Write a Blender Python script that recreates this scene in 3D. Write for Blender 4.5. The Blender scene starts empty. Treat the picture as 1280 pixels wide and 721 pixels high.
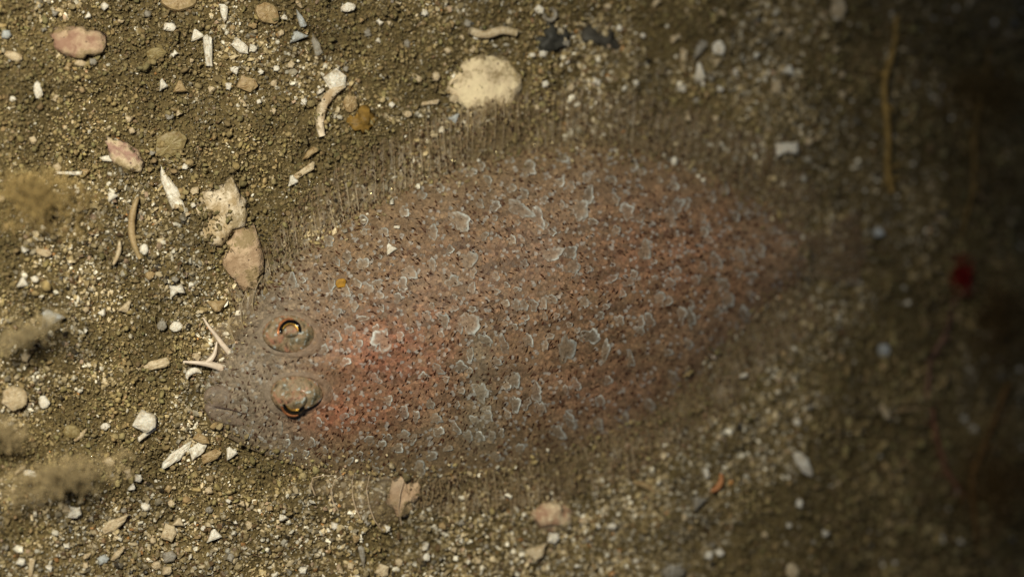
import bpy, math
import numpy as np

# ------------------------------------------------------------------ camera, world, light, exposure
U = 0.00012                      # one photograph pixel on the sea floor, in metres (fish about 10 cm long)
TILT = math.radians(11.0)
DIST = 0.34
LENS = 36.0 * DIST / (1280 * U)
sc = bpy.context.scene
COL = sc.collection
cam_d = bpy.data.cameras.new('camera')
cam = bpy.data.objects.new('camera', cam_d)
COL.objects.link(cam)
CAM = np.array([-DIST * math.sin(TILT), 0.0, DIST * math.cos(TILT)])
cam.location = CAM
cam.rotation_euler = (0.0, -TILT, 0.0)
cam_d.sensor_width = 36.0
cam_d.sensor_fit = 'HORIZONTAL'
cam_d.lens = LENS
cam_d.clip_start = 0.01
cam_d.clip_end = 20.0
sc.camera = cam
AX_R = np.array([math.cos(TILT), 0, math.sin(TILT)])
AX_B = np.array([-math.sin(TILT), 0, math.cos(TILT)])
AX_U = np.array([0.0, 1.0, 0.0])


def P(px, py, z):
    """photograph pixel + height -> place on the sea floor (numpy arrays or floats)"""
    px = np.asarray(px, float); py = np.asarray(py, float); z = np.asarray(z, float)
    k = 36.0 / LENS / 1280.0
    a = (px - 640.0) * k; b = -(py - 360.5) * k
    d = a[..., None] * AX_R + b[..., None] * AX_U - AX_B
    t = (z - CAM[2]) / d[..., 2]
    return CAM + d * t[..., None]


cam_d.dof.use_dof = True
cam_d.dof.focus_distance = float(np.dot(CAM - P(430.0, 430.0, 0.004), AX_B))
cam_d.dof.aperture_fstop = 4.3

world = bpy.data.worlds.new('World')
sc.world = world
world.use_nodes = True
wn = world.node_tree
bg = wn.nodes['Background']
sky = wn.nodes.new('ShaderNodeTexSky')
sky.sky_type = 'NISHITA'
sky.sun_disc = False
sky.sun_elevation = math.radians(58)
sky.sun_rotation = math.radians(-50)
wn.links.new(sky.outputs['Color'], bg.inputs['Color'])
bg.inputs['Strength'].default_value = 0.02

# the diver's strobe that lights the picture: up left of the fish, its beam fading towards the tail
ld = bpy.data.lights.new('dive_strobe', 'SPOT')
ld.energy = 5.5
ld.color = (1.0, 0.95, 0.77)
ld.spot_size = math.radians(60)
ld.spot_blend = 1.0
ld.shadow_soft_size = 0.02
lamp = bpy.data.objects.new('dive_strobe', ld)
COL.objects.link(lamp)
LP = np.array([-0.125, 0.085, 0.30])
LT = P(-150.0, 400.0, 0.0)
lamp.location = LP
from mathutils import Vector, Matrix, Quaternion
lamp.rotation_euler = Vector(LT - LP).to_track_quat('-Z', 'Y').to_euler()

vs = sc.view_settings
vs.view_transform = 'Standard'
vs.look = 'None'
vs.exposure = 0.0
vs.gamma = 1.0
vs.use_curve_mapping = False
sc.cycles.max_bounces = 6
sc.cycles.transparent_max_bounces = 12

rng = np.random.default_rng(11)

# ------------------------------------------------------------------ small helpers


def lin(c):
    c = np.asarray(c, float) / 255.0
    return np.where(c <= 0.04045, c / 12.92, ((c + 0.055) / 1.055) ** 2.4)


def rgba(c):
    return tuple(float(v) for v in lin(c)) + (1.0,)


def _hash(ix, iy, seed):
    h = (ix * 374761393 + iy * 668265263 + seed * 982451653) & 0xFFFFFFFF
    h = ((h ^ (h >> 13)) * 1274126177) & 0xFFFFFFFF
    return ((h ^ (h >> 16)) & 0xFFFFFF) / float(0xFFFFFF)


def vnoise(x, y, seed=0):
    x = np.asarray(x, float); y = np.asarray(y, float)
    ix = np.floor(x).astype(np.int64); iy = np.floor(y).astype(np.int64)
    fx = x - ix; fy = y - iy
    fx = fx * fx * (3 - 2 * fx); fy = fy * fy * (3 - 2 * fy)
    a = _hash(ix, iy, seed); b = _hash(ix + 1, iy, seed)
    c = _hash(ix, iy + 1, seed); d = _hash(ix + 1, iy + 1, seed)
    return (a * (1 - fx) + b * fx) * (1 - fy) + (c * (1 - fx) + d * fx) * fy


def fbm(x, y, seed=0, octv=3):
    s = 0; a = 1; t = 0
    for i in range(octv):
        s = s + a * vnoise(x * 2 ** i + 17 * i, y * 2 ** i + 31 * i, seed + i); t += a; a *= 0.5
    return s / t


def sstep(a, b, x):
    t = np.clip((np.asarray(x, float) - a) / (b - a), 0, 1)
    return t * t * (3 - 2 * t)


def curve(pts, sm=14):
    xs = np.array([p[0] for p in pts], float); ys = np.array([p[1] for p in pts], float)
    gx = np.arange(xs[0] - 60, xs[-1] + 61, 1.0)
    gy = np.interp(gx, xs, ys)
    # straight-line extension so smoothing keeps the ends
    s0 = (ys[1] - ys[0]) / (xs[1] - xs[0]); s1 = (ys[-1] - ys[-2]) / (xs[-1] - xs[-2])
    gy = np.where(gx < xs[0], ys[0] + s0 * (gx - xs[0]), gy)
    gy = np.where(gx > xs[-1], ys[-1] + s1 * (gx - xs[-1]), gy)
    if sm > 1:
        k = np.ones(sm) / sm
        pad = np.pad(gy, sm, mode='edge')
        gy2 = np.convolve(np.convolve(pad, k, 'same'), k, 'same')[sm:-sm]
        gy = np.where((gx > gx[0] + 20) & (gx < gx[-1] - 20), gy2, gy)
    return lambda x: np.interp(x, gx, gy)


def raw_mesh(name, v, f, smooth=True):
    """v (N,3), f (M,3) or (M,4) integer arrays"""
    v = np.ascontiguousarray(v, np.float32); f = np.ascontiguousarray(f, np.int32)
    me = bpy.data.meshes.new(name)
    n = f.shape[1]
    me.vertices.add(len(v)); me.vertices.foreach_set('co', v.ravel())
    me.loops.add(f.size); me.loops.foreach_set('vertex_index', f.ravel())
    me.polygons.add(len(f))
    me.polygons.foreach_set('loop_start', np.arange(0, f.size, n, dtype=np.int32))
    me.polygons.foreach_set('use_smooth', np.full(len(f), smooth, dtype=bool))
    me.update(calc_edges=True)
    return me


def add_col(me, col, name='col'):
    a = me.color_attributes.new(name, 'FLOAT_COLOR', 'POINT')
    c = np.ones((len(me.vertices), 4), np.float32); c[:, :3] = col
    a.data.foreach_set('color', c.ravel())


def add_val(me, val, name):
    a = me.attributes.new(name, 'FLOAT', 'POINT')
    a.data.foreach_set('value', np.ascontiguousarray(val, np.float32))


def link(name, me, mat, parent=None, loc=None):
    if mat is not None and len(me.materials) == 0:
        me.materials.append(mat)
    o = bpy.data.objects.new(name, me)
    COL.objects.link(o)
    if loc is not None:
        o.location = [float(v) for v in loc]
    if parent is not None:
        o.parent = parent
    return o


def tag(o, label=None, cat=None, group=None, kind=None):
    if label: o['label'] = label
    if cat: o['category'] = cat
    if group: o['group'] = group
    if kind: o['kind'] = kind
    return o


def gridfaces(nu, nv, closed_v=False, off=0):
    i, j = np.meshgrid(np.arange(nu - 1), np.arange(nv if closed_v else nv - 1), indexing='ij')
    j2 = (j + 1) % nv
    return np.stack([i * nv + j, (i + 1) * nv + j, (i + 1) * nv + j2, i * nv + j2], -1).reshape(-1, 4) + off


def ico(sub):
    import bmesh
    bm = bmesh.new(); bmesh.ops.create_icosphere(bm, subdivisions=sub, radius=1.0)
    v = np.array([x.co[:] for x in bm.verts]); f = np.array([[q.index for q in x.verts] for x in bm.faces])
    bm.free(); return v, f


ICO1, ICO1F = ico(1)
ICO2, ICO2F = ico(2)
ICO3, ICO3F = ico(3)
OCT = np.array([[1, 0, 0], [-1, 0, 0], [0, 1, 0], [0, -1, 0], [0, 0, 1], [0, 0, -1]], float)
OCTF = np.array([[0, 2, 4], [2, 1, 4], [1, 3, 4], [3, 0, 4], [2, 0, 5], [1, 2, 5], [3, 1, 5], [0, 3, 5]])


CUB = np.array([[x, y, z] for x in (-.75, .75) for y in (-.75, .75) for z in (-.75, .75)], float)
CUBF = np.array([[0, 1, 3], [0, 3, 2], [4, 6, 7], [4, 7, 5], [0, 4, 5], [0, 5, 1], [2, 3, 7], [2, 7, 6], [0, 2, 6], [0, 6, 4], [1, 5, 7], [1, 7, 3]])


def rand_rot(n, r):
    q = r.normal(size=(n, 4)); q /= np.linalg.norm(q, axis=1)[:, None]
    w, x, y, z = q.T
    return np.stack([1 - 2 * (y * y + z * z), 2 * (x * y - z * w), 2 * (x * z + y * w),
                     2 * (x * y + z * w), 1 - 2 * (x * x + z * z), 2 * (y * z - x * w),
                     2 * (x * z - y * w), 2 * (y * z + x * w), 1 - 2 * (x * x + y * y)], -1).reshape(n, 3, 3)


def tube(pts, rad, sides=5):
    """swept tube through pts (N,3) with radii rad (N,) -> verts, quad faces"""
    pts = np.asarray(pts, float); rad = np.broadcast_to(np.asarray(rad, float), (len(pts),))
    t = np.gradient(pts, axis=0); t /= np.linalg.norm(t, axis=1)[:, None] + 1e-12
    up = np.array([0.13, 0.21, 1.0]); n1 = np.cross(t, up); n1 /= np.linalg.norm(n1, axis=1)[:, None] + 1e-12
    n2 = np.cross(n1, t)
    a = np.arange(sides) / sides * 2 * math.pi
    v = pts[:, None] + rad[:, None, None] * (np.cos(a)[None, :, None] * n1[:, None] + np.sin(a)[None, :, None] * n2[:, None])
    return v.reshape(-1, 3), gridfaces(len(pts), sides, True)


def join(parts):
    vs_, fs_, o = [], [], 0
    for v, f in parts:
        vs_.append(v); fs_.append(f + o); o += len(v)
    return np.concatenate(vs_), np.concatenate(fs_)

# ------------------------------------------------------------------ materials


class M:
    pass


def new_mat(name):
    m = bpy.data.materials.new(name); m.use_nodes = True
    nt = m.node_tree; b = nt.nodes['Principled BSDF']
    return m, nt, b


def node(nt, t, **kw):
    n = nt.nodes.new(t)
    for k, v in kw.items():
        setattr(n, k, v)
    return n


def noise(nt, scale, detail=4, rough=0.6, coord=None):
    if coord is None:
        tc = node(nt, 'ShaderNodeTexCoord'); coord = tc.outputs['Object']
    n = node(nt, 'ShaderNodeTexNoise'); n.inputs['Scale'].default_value = scale
    n.inputs['Detail'].default_value = detail; n.inputs['Roughness'].default_value = rough
    nt.links.new(coord, n.inputs['Vector'])
    return n


def ramp(nt, fac, stops):
    r = node(nt, 'ShaderNodeValToRGB'); e = r.color_ramp.elements
    while len(e) < len(stops): e.new(0.5)
    for i, (p, c) in enumerate(stops):
        e[i].position = p; e[i].color = c if len(c) == 4 else rgba(c)
    nt.links.new(fac, r.inputs['Fac'])
    return r


def mixc(nt, a, b, fac, mode='MIX'):
    m = node(nt, 'ShaderNodeMix', data_type='RGBA', blend_type=mode)
    for s, v in ((m.inputs['A'], a), (m.inputs['B'], b)):
        if hasattr(v, 'is_linked') or hasattr(v, 'links'): nt.links.new(v, s)
        else: s.default_value = v
    f = m.inputs['Factor']
    if hasattr(fac, 'links'): nt.links.new(fac, f)
    else: f.default_value = fac
    return m.outputs['Result']


def bump(nt, b, h, dist, strength=1.0):
    n = node(nt, 'ShaderNodeBump'); n.inputs['Distance'].default_value = dist
    n.inputs['Strength'].default_value = strength
    nt.links.new(h, n.inputs['Height']); nt.links.new(n.outputs['Normal'], b.inputs['Normal'])


def g4(v):
    return (v, v, v, 1.0)


def attr_mat(name, rough, spec, nscale, lo=0.72, hi=1.25, bdist=0.0, bscale=3000, alpha=1.0):
    m, nt, b = new_mat(name)
    a = node(nt, 'ShaderNodeAttribute', attribute_name='col')
    n = noise(nt, nscale, 3)
    r = ramp(nt, n.outputs['Fac'], [(0.3, g4(lo)), (0.7, g4(hi))])
    nt.links.new(mixc(nt, a.outputs['Color'], r.outputs['Color'], 1.0, 'MULTIPLY'), b.inputs['Base Color'])
    b.inputs['Roughness'].default_value = rough
    b.inputs['Specular IOR Level'].default_value = spec
    if bdist: bump(nt, b, noise(nt, bscale, 4).outputs['Fac'], bdist)
    if alpha < 1: b.inputs['Alpha'].default_value = alpha
    return m


M.grain = attr_mat('sand_grain', 0.45, 0.45, 2600, 0.65, 1.3)
M.silt = attr_mat('silt', 0.95, 0.1, 1500, 0.6, 1.35, 0.00025, 2600)
M.fuzz = attr_mat('algal_fuzz', 0.9, 0.1, 1500, 0.7, 1.25, alpha=0.6)
M.scale = attr_mat('fish_scale', 0.52, 0.2, 2200, 0.6, 1.35)


def shell_mat():
    m, nt, b = new_mat('shell')
    oi = node(nt, 'ShaderNodeObjectInfo')
    n = noise(nt, 700, 5, 0.65)
    r = ramp(nt, n.outputs['Fac'], [(0.30, (196, 178, 150)), (0.55, (255, 255, 255)), (0.75, (255, 250, 240))])
    c = mixc(nt, oi.outputs['Color'], r.outputs['Color'], 1.0, 'MULTIPLY')
    n2 = noise(nt, 2600, 3)
    r2 = ramp(nt, n2.outputs['Fac'], [(0.30, (120, 98, 66)), (0.42, (255, 255, 255))])
    c = mixc(nt, c, r2.outputs['Color'], 0.55, 'MULTIPLY')
    n4 = noise(nt, 500, 6, 0.7)
    c = mixc(nt, c, rgba((140, 120, 82)), ramp(nt, n4.outputs['Fac'], [(0.50, g4(0)), (0.62, g4(0.7))]).outputs['Color'])
    nt.links.new(c, b.inputs['Base Color'])
    b.inputs['Roughness'].default_value = 0.5
    b.inputs['Specular IOR Level'].default_value = 0.35
    b.inputs['Subsurface Weight'].default_value = 0.15
    b.inputs['Subsurface Radius'].default_value = (0.0008, 0.0006, 0.0004)
    bump(nt, b, noise(nt, 1400, 4).outputs['Fac'], 0.00016)
    return m


M.shell = shell_mat()


def spotted_mat(name, spots, dark, dens=0.12, sc_=420):
    """encrusted shell: object colour with pale knobs and dark pinholes"""
    m, nt, b = new_mat(name)
    oi = node(nt, 'ShaderNodeObjectInfo')
    tc = node(nt, 'ShaderNodeTexCoord')
    n = noise(nt, 420, 5, 0.6)
    c = mixc(nt, oi.outputs['Color'], rgba(spots), ramp(nt, n.outputs['Fac'], [(0.42, g4(0)), (0.58, g4(1))]).outputs['Color'])
    v = node(nt, 'ShaderNodeTexVoronoi'); v.inputs['Scale'].default_value = sc_
    nt.links.new(tc.outputs['Object'], v.inputs['Vector'])
    c = mixc(nt, c, rgba(dark), ramp(nt, v.outputs['Distance'], [(dens, g4(1)), (dens + 0.06, g4(0))]).outputs['Color'])
    n5 = noise(nt, 260, 6, 0.7)
    c = mixc(nt, c, rgba((138, 118, 80)), ramp(nt, n5.outputs['Fac'], [(0.52, g4(0)), (0.60, g4(0.85))]).outputs['Color'])
    nt.links.new(c, b.inputs['Base Color'])
    b.inputs['Roughness'].default_value = 0.6
    b.inputs['Specular IOR Level'].default_value = 0.3
    bump(nt, b, noise(nt, 900, 5).outputs['Fac'], 0.0005)
    return m


M.speckled = spotted_mat('speckled_shell', (226, 208, 180), (58, 44, 30), 0.13, 900)
M.knobbly = spotted_mat('knobbly_shell', (196, 168, 136), (70, 48, 36), 0.05, 700)
M.encrusted = spotted_mat('encrusted_shell', (218, 196, 160), (92, 62, 60), 0.06, 520)


def bed_mat():
    m, nt, b = new_mat('seabed_sand')
    n = noise(nt, 60, 6, 0.6); n2 = noise(nt, 1800, 5, 0.7)
    c = ramp(nt, n.outputs['Fac'], [(0.35, (88, 75, 48)), (0.65, (116, 100, 66))]).outputs['Color']
    c = mixc(nt, c, ramp(nt, n2.outputs['Fac'], [(0.32, g4(0.35)), (0.5, g4(0.9)), (0.68, g4(1.7))]).outputs['Color'], 1.0, 'MULTIPLY')
    nt.links.new(c, b.inputs['Base Color'])
    b.inputs['Roughness'].default_value = 0.9
    b.inputs['Specular IOR Level'].default_value = 0.15
    bump(nt, b, n2.outputs['Fac'], 0.0004)
    return m


M.bed = bed_mat()


def skin_mat():
    m, nt, b = new_mat('flatfish_skin')
    a = node(nt, 'ShaderNodeAttribute', attribute_name='col')
    n = noise(nt, 900, 5, 0.65)
    c = mixc(nt, a.outputs['Color'], ramp(nt, n.outputs['Fac'], [(0.3, g4(0.55)), (0.7, g4(1.45))]).outputs['Color'], 1.0, 'MULTIPLY')
    tc = node(nt, 'ShaderNodeTexCoord')
    v = node(nt, 'ShaderNodeTexVoronoi'); v.inputs['Scale'].default_value = 1100
    nt.links.new(tc.outputs['Object'], v.inputs['Vector'])
    c = mixc(nt, c, rgba((62, 32, 20)), ramp(nt, v.outputs['Distance'], [(0.10, g4(0.9)), (0.24, g4(0))]).outputs['Color'])
    nt.links.new(c, b.inputs['Base Color'])
    b.inputs['Roughness'].default_value = 0.45
    b.inputs['Specular IOR Level'].default_value = 0.4
    bump(nt, b, noise(nt, 1600, 5).outputs['Fac'], 0.0003)
    return m


M.skin = skin_mat()


def clear_mat(name, col, alpha, nscale=1500, rough=0.3, a_lo=None, a_hi=None, dark=(60, 44, 28)):
    m, nt, b = new_mat(name)
    n = noise(nt, nscale, 4, 0.65)
    c = mixc(nt, rgba(col), rgba(dark), ramp(nt, n.outputs['Fac'], [(0.60, g4(0)), (0.70, g4(0.75))]).outputs['Color'])
    nt.links.new(c, b.inputs['Base Color'])
    b.inputs['Roughness'].default_value = rough
    b.inputs['Specular IOR Level'].default_value = 0.4
    if a_lo is None:
        b.inputs['Alpha'].default_value = alpha
    else:
        n2 = noise(nt, 500, 4)
        nt.links.new(ramp(nt, n2.outputs['Fac'], [(0.35, g4(a_lo)), (0.65, g4(a_hi))]).outputs['Color'], b.inputs['Alpha'])
    return m


M.fin = clear_mat('fin_membrane', (138, 117, 86), 0.3, 1500, 0.45, 0.10, 0.55)
M.ray = clear_mat('fin_ray', (170, 150, 118), 0.75, 600, 0.35, 0.05, 0.85, dark=(44, 32, 22))
M.tailskin = clear_mat('tail_membrane', (112, 84, 62), 0.8, 1200, 0.5, 0.08, 0.62)
M.horn = clear_mat('horn_ray', (230, 210, 188), 0.9, 700, 0.3, 0.6, 1.0, dark=(170, 140, 110))
M.pelray = clear_mat('pelvic_ray', (196, 172, 142), 0.7, 700, 0.3, 0.35, 0.95, dark=(150, 120, 90))
M.pelvic = clear_mat('pelvic_membrane', (160, 138, 108), 0.3, 900, 0.35, 0.04, 0.36)
M.web = clear_mat('crest_membrane', (146, 126, 100), 0.5, 900, 0.35, 0.12, 0.55)
M.jaw = clear_mat('jaw_skin', (146, 126, 108), 0.85, 1300, 0.5, 0.1, 0.6, dark=(66, 46, 32))
M.socket = attr_mat('eye_socket_skin', 0.5, 0.3, 1300, 0.7, 1.25, 0.0002, 2600)


def eye_mat():
    m, nt, b = new_mat('eye_skin')
    n = noise(nt, 520, 5, 0.7); n2 = noise(nt, 1300, 4)
    c = ramp(nt, n.outputs['Fac'], [(0.38, (164, 116, 90)), (0.48, (140, 118, 88)), (0.56, (126, 108, 80)), (0.64, (92, 84, 62))]).outputs['Color']
    c = mixc(nt, c, ramp(nt, n2.outputs['Fac'], [(0.36, (84, 54, 36)), (0.44, (255, 255, 255)), (0.66, (255, 255, 255)), (0.74, (255, 255, 255))]).outputs['Color'], 0.8, 'MULTIPLY')
    c = mixc(nt, c, rgba((172, 182, 180)), ramp(nt, n2.outputs['Fac'], [(0.60, g4(0)), (0.66, g4(0.8))]).outputs['Color'])
    nt.links.new(c, b.inputs['Base Color'])
    b.inputs['Roughness'].default_value = 0.5
    bump(nt, b, noise(nt, 1300, 4).outputs['Fac'], 0.0004)
    b.inputs['Coat Weight'].default_value = 0.04
    b.inputs['Coat Roughness'].default_value = 0.08
    return m


M.eye = eye_mat()


def plain_mat(name, col, rough, metal=0.0, spec=0.5):
    m, nt, b = new_mat(name)
    n = noise(nt, 1800, 3)
    c = mixc(nt, rgba(col), ramp(nt, n.outputs['Fac'], [(0.3, g4(0.6)), (0.7, g4(1.3))]).outputs['Color'], 1.0, 'MULTIPLY')
    nt.links.new(c, b.inputs['Base Color'])
    b.inputs['Roughness'].default_value = rough
    b.inputs['Metallic'].default_value = metal
    b.inputs['Specular IOR Level'].default_value = spec
    return m


M.gold = plain_mat('iris_gold', (226, 176, 84), 0.28, 0.85)
M.copper = plain_mat('iris_copper', (216, 140, 92), 0.32, 0.7)
M.black = plain_mat('pupil_black', (8, 7, 6), 0.08)
M.pigment = plain_mat('mouth_line', (66, 46, 34), 0.6)
M.fleck = plain_mat('iridescent_fleck', (232, 214, 160), 0.25, 0.5)


def obj_mat(name, rough, nscale, alpha=1.0):
    m, nt, b = new_mat(name)
    oi = node(nt, 'ShaderNodeObjectInfo')
    n = noise(nt, nscale, 4)
    c = mixc(nt, oi.outputs['Color'], ramp(nt, n.outputs['Fac'], [(0.3, g4(0.55)), (0.7, g4(1.35))]).outputs['Color'], 1.0, 'MULTIPLY')
    nt.links.new(c, b.inputs['Base Color'])
    b.inputs['Roughness'].default_value = rough
    b.inputs['Specular IOR Level'].default_value = 0.2
    if alpha < 1: b.inputs['Alpha'].default_value = alpha
    return m


M.alga = obj_mat('alga', 0.8, 700)
M.fluff = obj_mat('fluff', 0.9, 700, 0.14)
M.stone = obj_mat('stone', 0.55, 900)

# ------------------------------------------------------------------ the fish's outline and heights (photograph pixels)
HEADX, TAILX = 256.0, 1012.0
TOPY = curve([(256, 486), (262, 468), (275, 444), (295, 412), (318, 372), (345, 338), (400, 291), (480, 243), (560, 209),
              (640, 187), (740, 176), (830, 190), (900, 216), (960, 256), (1012, 294)], 9)
BOTY = curve([(256, 512), (262, 528), (275, 541), (310, 560), (380, 585), (440, 598), (540, 602), (640, 592), (720, 566),
              (800, 531), (860, 488), (910, 434), (960, 384), (1012, 340)], 9)
HC = curve([(256, 9), (275, 20), (300, 30), (400, 50), (520, 66), (700, 68), (850, 48), (950, 28), (1012, 14)], 20)
EYES = [(362.0, 418.0, 32.5, 24.0, 12.0), (371.0, 492.0, 32.0, 23.5, 12.0)]     # centre, half sizes, dome height


def drop(x):                                   # the bed falls away to the right, in pixels
    return 70.0 * sstep(900, 1480, x) + 0.25 * np.maximum(np.asarray(x, float) - 1350, 0)


def fish_h(px, py):
    """height of the fish's upper side above zero, pixels"""
    px = np.asarray(px, float); py = np.asarray(py, float)
    t = TOPY(px); b = BOTY(px); mid = (t + b) / 2; half = (b - t) / 2
    v = np.clip(np.abs((py - mid) / half), 0, 1)
    h = 3.5 + HC(px) * (1 - v ** 2.1) ** 0.95
    for ex, ey, ea, eb, eh in EYES:
        r2 = ((px - ex) / (ea * 1.25)) ** 2 + ((py - ey) / (eb * 1.3)) ** 2
        h = h + 7 * np.exp(-r2 * 1.1)
    h = h + 5 * np.exp(-((px - 395) / 60) ** 2 - ((py - 455) / 22) ** 2)      # ridge between the eyes
    h = h + 1.6 * (fbm(px / 26, py / 26, 5) - 0.5)
    return h - drop(px)


def inside(px, py, grow=0.0):
    px = np.asarray(px, float); py = np.asarray(py, float)
    return (px > HEADX - grow) & (px < TAILX + grow) & (py > TOPY(px) - grow) & (py < BOTY(px) + grow)


def wpx(X, Y):
    """world -> pixel-like floor coordinates (only for the noise fields and the bed's slope)"""
    return X / U + 640.0, 360.5 - Y / U


def bed_h(X, Y):
    """bed height in metres at world X, Y"""
    x, y = wpx(np.asarray(X, float), np.asarray(Y, float))
    far = np.exp(-(np.maximum(np.hypot(x - 640, y - 360) - 1500, 0) / 2500) ** 2)
    e = ((x - 640) * 0.97 + (y - 385) * -0.24) / 400, ((x - 640) * 0.24 + (y - 385) * 0.97) / 215
    r = np.hypot(*e)
    amp = sstep(0.8, 1.15, r) * 0.85 + 0.15
    h = 20 * (fbm(x / 170, y / 170, 21) - 0.5) + 24 * (fbm(x / 52, y / 52, 22) - 0.5) + 13 * (fbm(x / 18, y / 18, 23, 2) - 0.5)
    h = h + 20 * sstep(950, 1250, x) * (fbm(x / 75, y / 75, 25) - 0.5)
    return (h * amp * far - np.minimum(drop(x), 200)) * U


def on_bed(px, py, lift=0.0):
    """pixel -> point on the bed"""
    z = np.zeros(np.shape(px))
    for _ in range(5):
        p = P(px, py, z + lift * U)
        z = bed_h(p[..., 0], p[..., 1])
    return P(px, py, z + lift * U)


# how much silt covers the sand
def silt_f(x, y):
    s = fbm(x / 95, y / 95, 41, 4)
    bias = 0.10 * sstep(520, 60, y) * sstep(700, 250, x) + 0.14 * sstep(900, 1120, x) + 0.12 * np.exp(-((x - 510) / 110) ** 2 - ((y - 50) / 55) ** 2)
    bias = bias - 0.14 * sstep(560, 680, y) * sstep(950, 700, x) + 0.08 * np.exp(-((x - 60) / 120) ** 2 - ((y - 560) / 60) ** 2)
    return sstep(0.46, 0.63, s + bias)

# ------------------------------------------------------------------ seabed
xs = np.concatenate([np.linspace(-2.5, -0.16, 30)[:-1], np.linspace(-0.16, 0.17, 420), np.linspace(0.17, 2.5, 30)[1:]])
ys = np.concatenate([np.linspace(-2.5, -0.11, 30)[:-1], np.linspace(-0.11, 0.11, 290), np.linspace(0.11, 2.5, 30)[1:]])
gx, gy = np.meshgrid(xs, ys, indexing='ij')
gz = bed_h(gx, gy) - 1.5 * U
bed = link('seabed', raw_mesh('seabed', np.stack([gx, gy, gz], -1).reshape(-1, 3), gridfaces(len(xs), len(ys))), M.bed)
tag(bed, kind='structure')

# ------------------------------------------------------------------ sand grains and silt: nobody could count them
PAL = lin(np.array([[160, 142, 104], [134, 116, 80], [190, 172, 138], [226, 217, 196], [138, 128, 108], [108, 84, 56],
                    [56, 48, 36], [176, 128, 76], [170, 152, 114], [172, 146, 120]]))
PW = np.array([0.22, 0.19, 0.16, 0.13, 0.11, 0.08, 0.05, 0.008, 0.08, 0.02]); PW /= PW.sum()


def scatter(n, r):
    """dense in view, thinning out gently beyond it"""
    m = int(n * 0.24)
    x = r.uniform(-70, 1350, n - m); y = r.uniform(-70, 790, n - m)
    ax = np.abs(r.normal(0, 260, m)); ay = np.abs(r.normal(0, 220, m)); q = r.random(m)
    tx = r.uniform(-350, 1630, m); ty = r.uniform(-300, 1020, m)
    ox = np.where(q < 0.25, -70 - ax, np.where(q < 0.5, 1350 + ax, tx))
    oy = np.where(q < 0.5, ty, np.where(q < 0.75, -70 - ay, 790 + ay))
    return np.concatenate([x, ox]), np.concatenate([y, oy])


def grains(name, n, smin, smax, base, faces, variants, seed, silt_keep, sharp_pal=True):
    r = np.random.default_rng(seed)
    x, y = scatter(n, r)
    keep = np.ones(n, bool)
    S = silt_f(x, y)
    keep &= r.random(n) > S * (1 - silt_keep)
    keep &= r.random(n) > 0.75 * sstep(960, 1200, x)
    p = on_bed(x, y)
    keep &= ~inside(x, y, -34)
    edge = inside(x, y, 0)
    e2 = inside(x, y, -9); e3 = inside(x, y, -18)
    pr = np.where(e3, 0.05, np.where(e2, 0.18, 0.55))
    keep &= ~(edge & (r.random(n) > pr))
    hf_ = fish_h(np.clip(x, HEADX + 1, TAILX - 1), np.clip(y, TOPY(x) + 1, BOTY(x) - 1)) + 1.0
    pe = P(x, y, hf_ * U)
    p = np.where(edge[:, None], pe, p)
    x, y, p, S = x[keep], y[keep], p[keep], S[keep]; n = len(x)
    d = np.clip(np.exp(r.normal(0, 0.38, n)) * (smin + smax) * 0.42, smin, smax)
    d *= 1 + 0.25 * sstep(950, 1250, x)
    d *= 1 - 0.30 * S
    aspect = np.stack([r.uniform(0.9, 1.25, n), r.uniform(0.5, 1.0, n), r.uniform(0.3, 0.85, n)], -1)
    var = base[None] * r.uniform(0.72, 1.25, (variants, len(base), 1)) + r.normal(0, 0.07, (variants, len(base), 3))
    k = r.integers(0, variants, n)
    v = var[k] * (aspect * d[:, None] * 0.5 * U)[:, None, :]
    v = np.einsum('nij,nkj->nki', rand_rot(n, r), v)
    c = p.copy(); c[:, 2] += r.uniform(-0.25, 0.55, n) * d * U
    v = v + c[:, None]
    ci = r.choice(len(PAL), n, p=PW)
    col = PAL[ci] * r.uniform(0.65, 1.3, (n, 1))
    ol = lin(np.array([139, 122, 86])) * r.uniform(0.7, 1.2, (n, 1))
    w = np.clip(S * 0.95 * r.uniform(0.1, 1.2, n) + 0.22 * r.random(n) + 0.4 * sstep(650, 950, x), 0, 1)[:, None] * (r.random(n) > 0.46)[:, None]
    col = col * (1 - w) + ol * w
    col = col * (0.7 + 0.6 * sstep(0.3, 0.7, fbm(x / 48, y / 48, 44)))[:, None]
    f = faces[None] + (np.arange(n) * len(base))[:, None, None]
    me = raw_mesh(name, v.reshape(-1, 3), f.reshape(-1, 3), False)
    add_col(me, np.repeat(col, len(base), 0))
    return link(name, me, M.grain)


o = grains('sand_grains', 38000, 4.5, 10.0, ICO1, ICO1F, 24, 3, 0.22)
tag(o, 'coarse tan and cream sand grains packed over the whole sea floor', 'sand', kind='stuff')
o = grains('angular_sand', 76000, 2.8, 6.2, CUB, CUBF, 24, 8, 0.5)
tag(o, 'small angular cream and brown grit between the coarse grains', 'sand', kind='stuff')
o = grains('fine_sand', 78000, 2.0, 4.2, OCT, OCTF, 24, 4, 0.9)
tag(o, 'fine olive sand filling the gaps between coarser grains', 'sand', kind='stuff')


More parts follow.
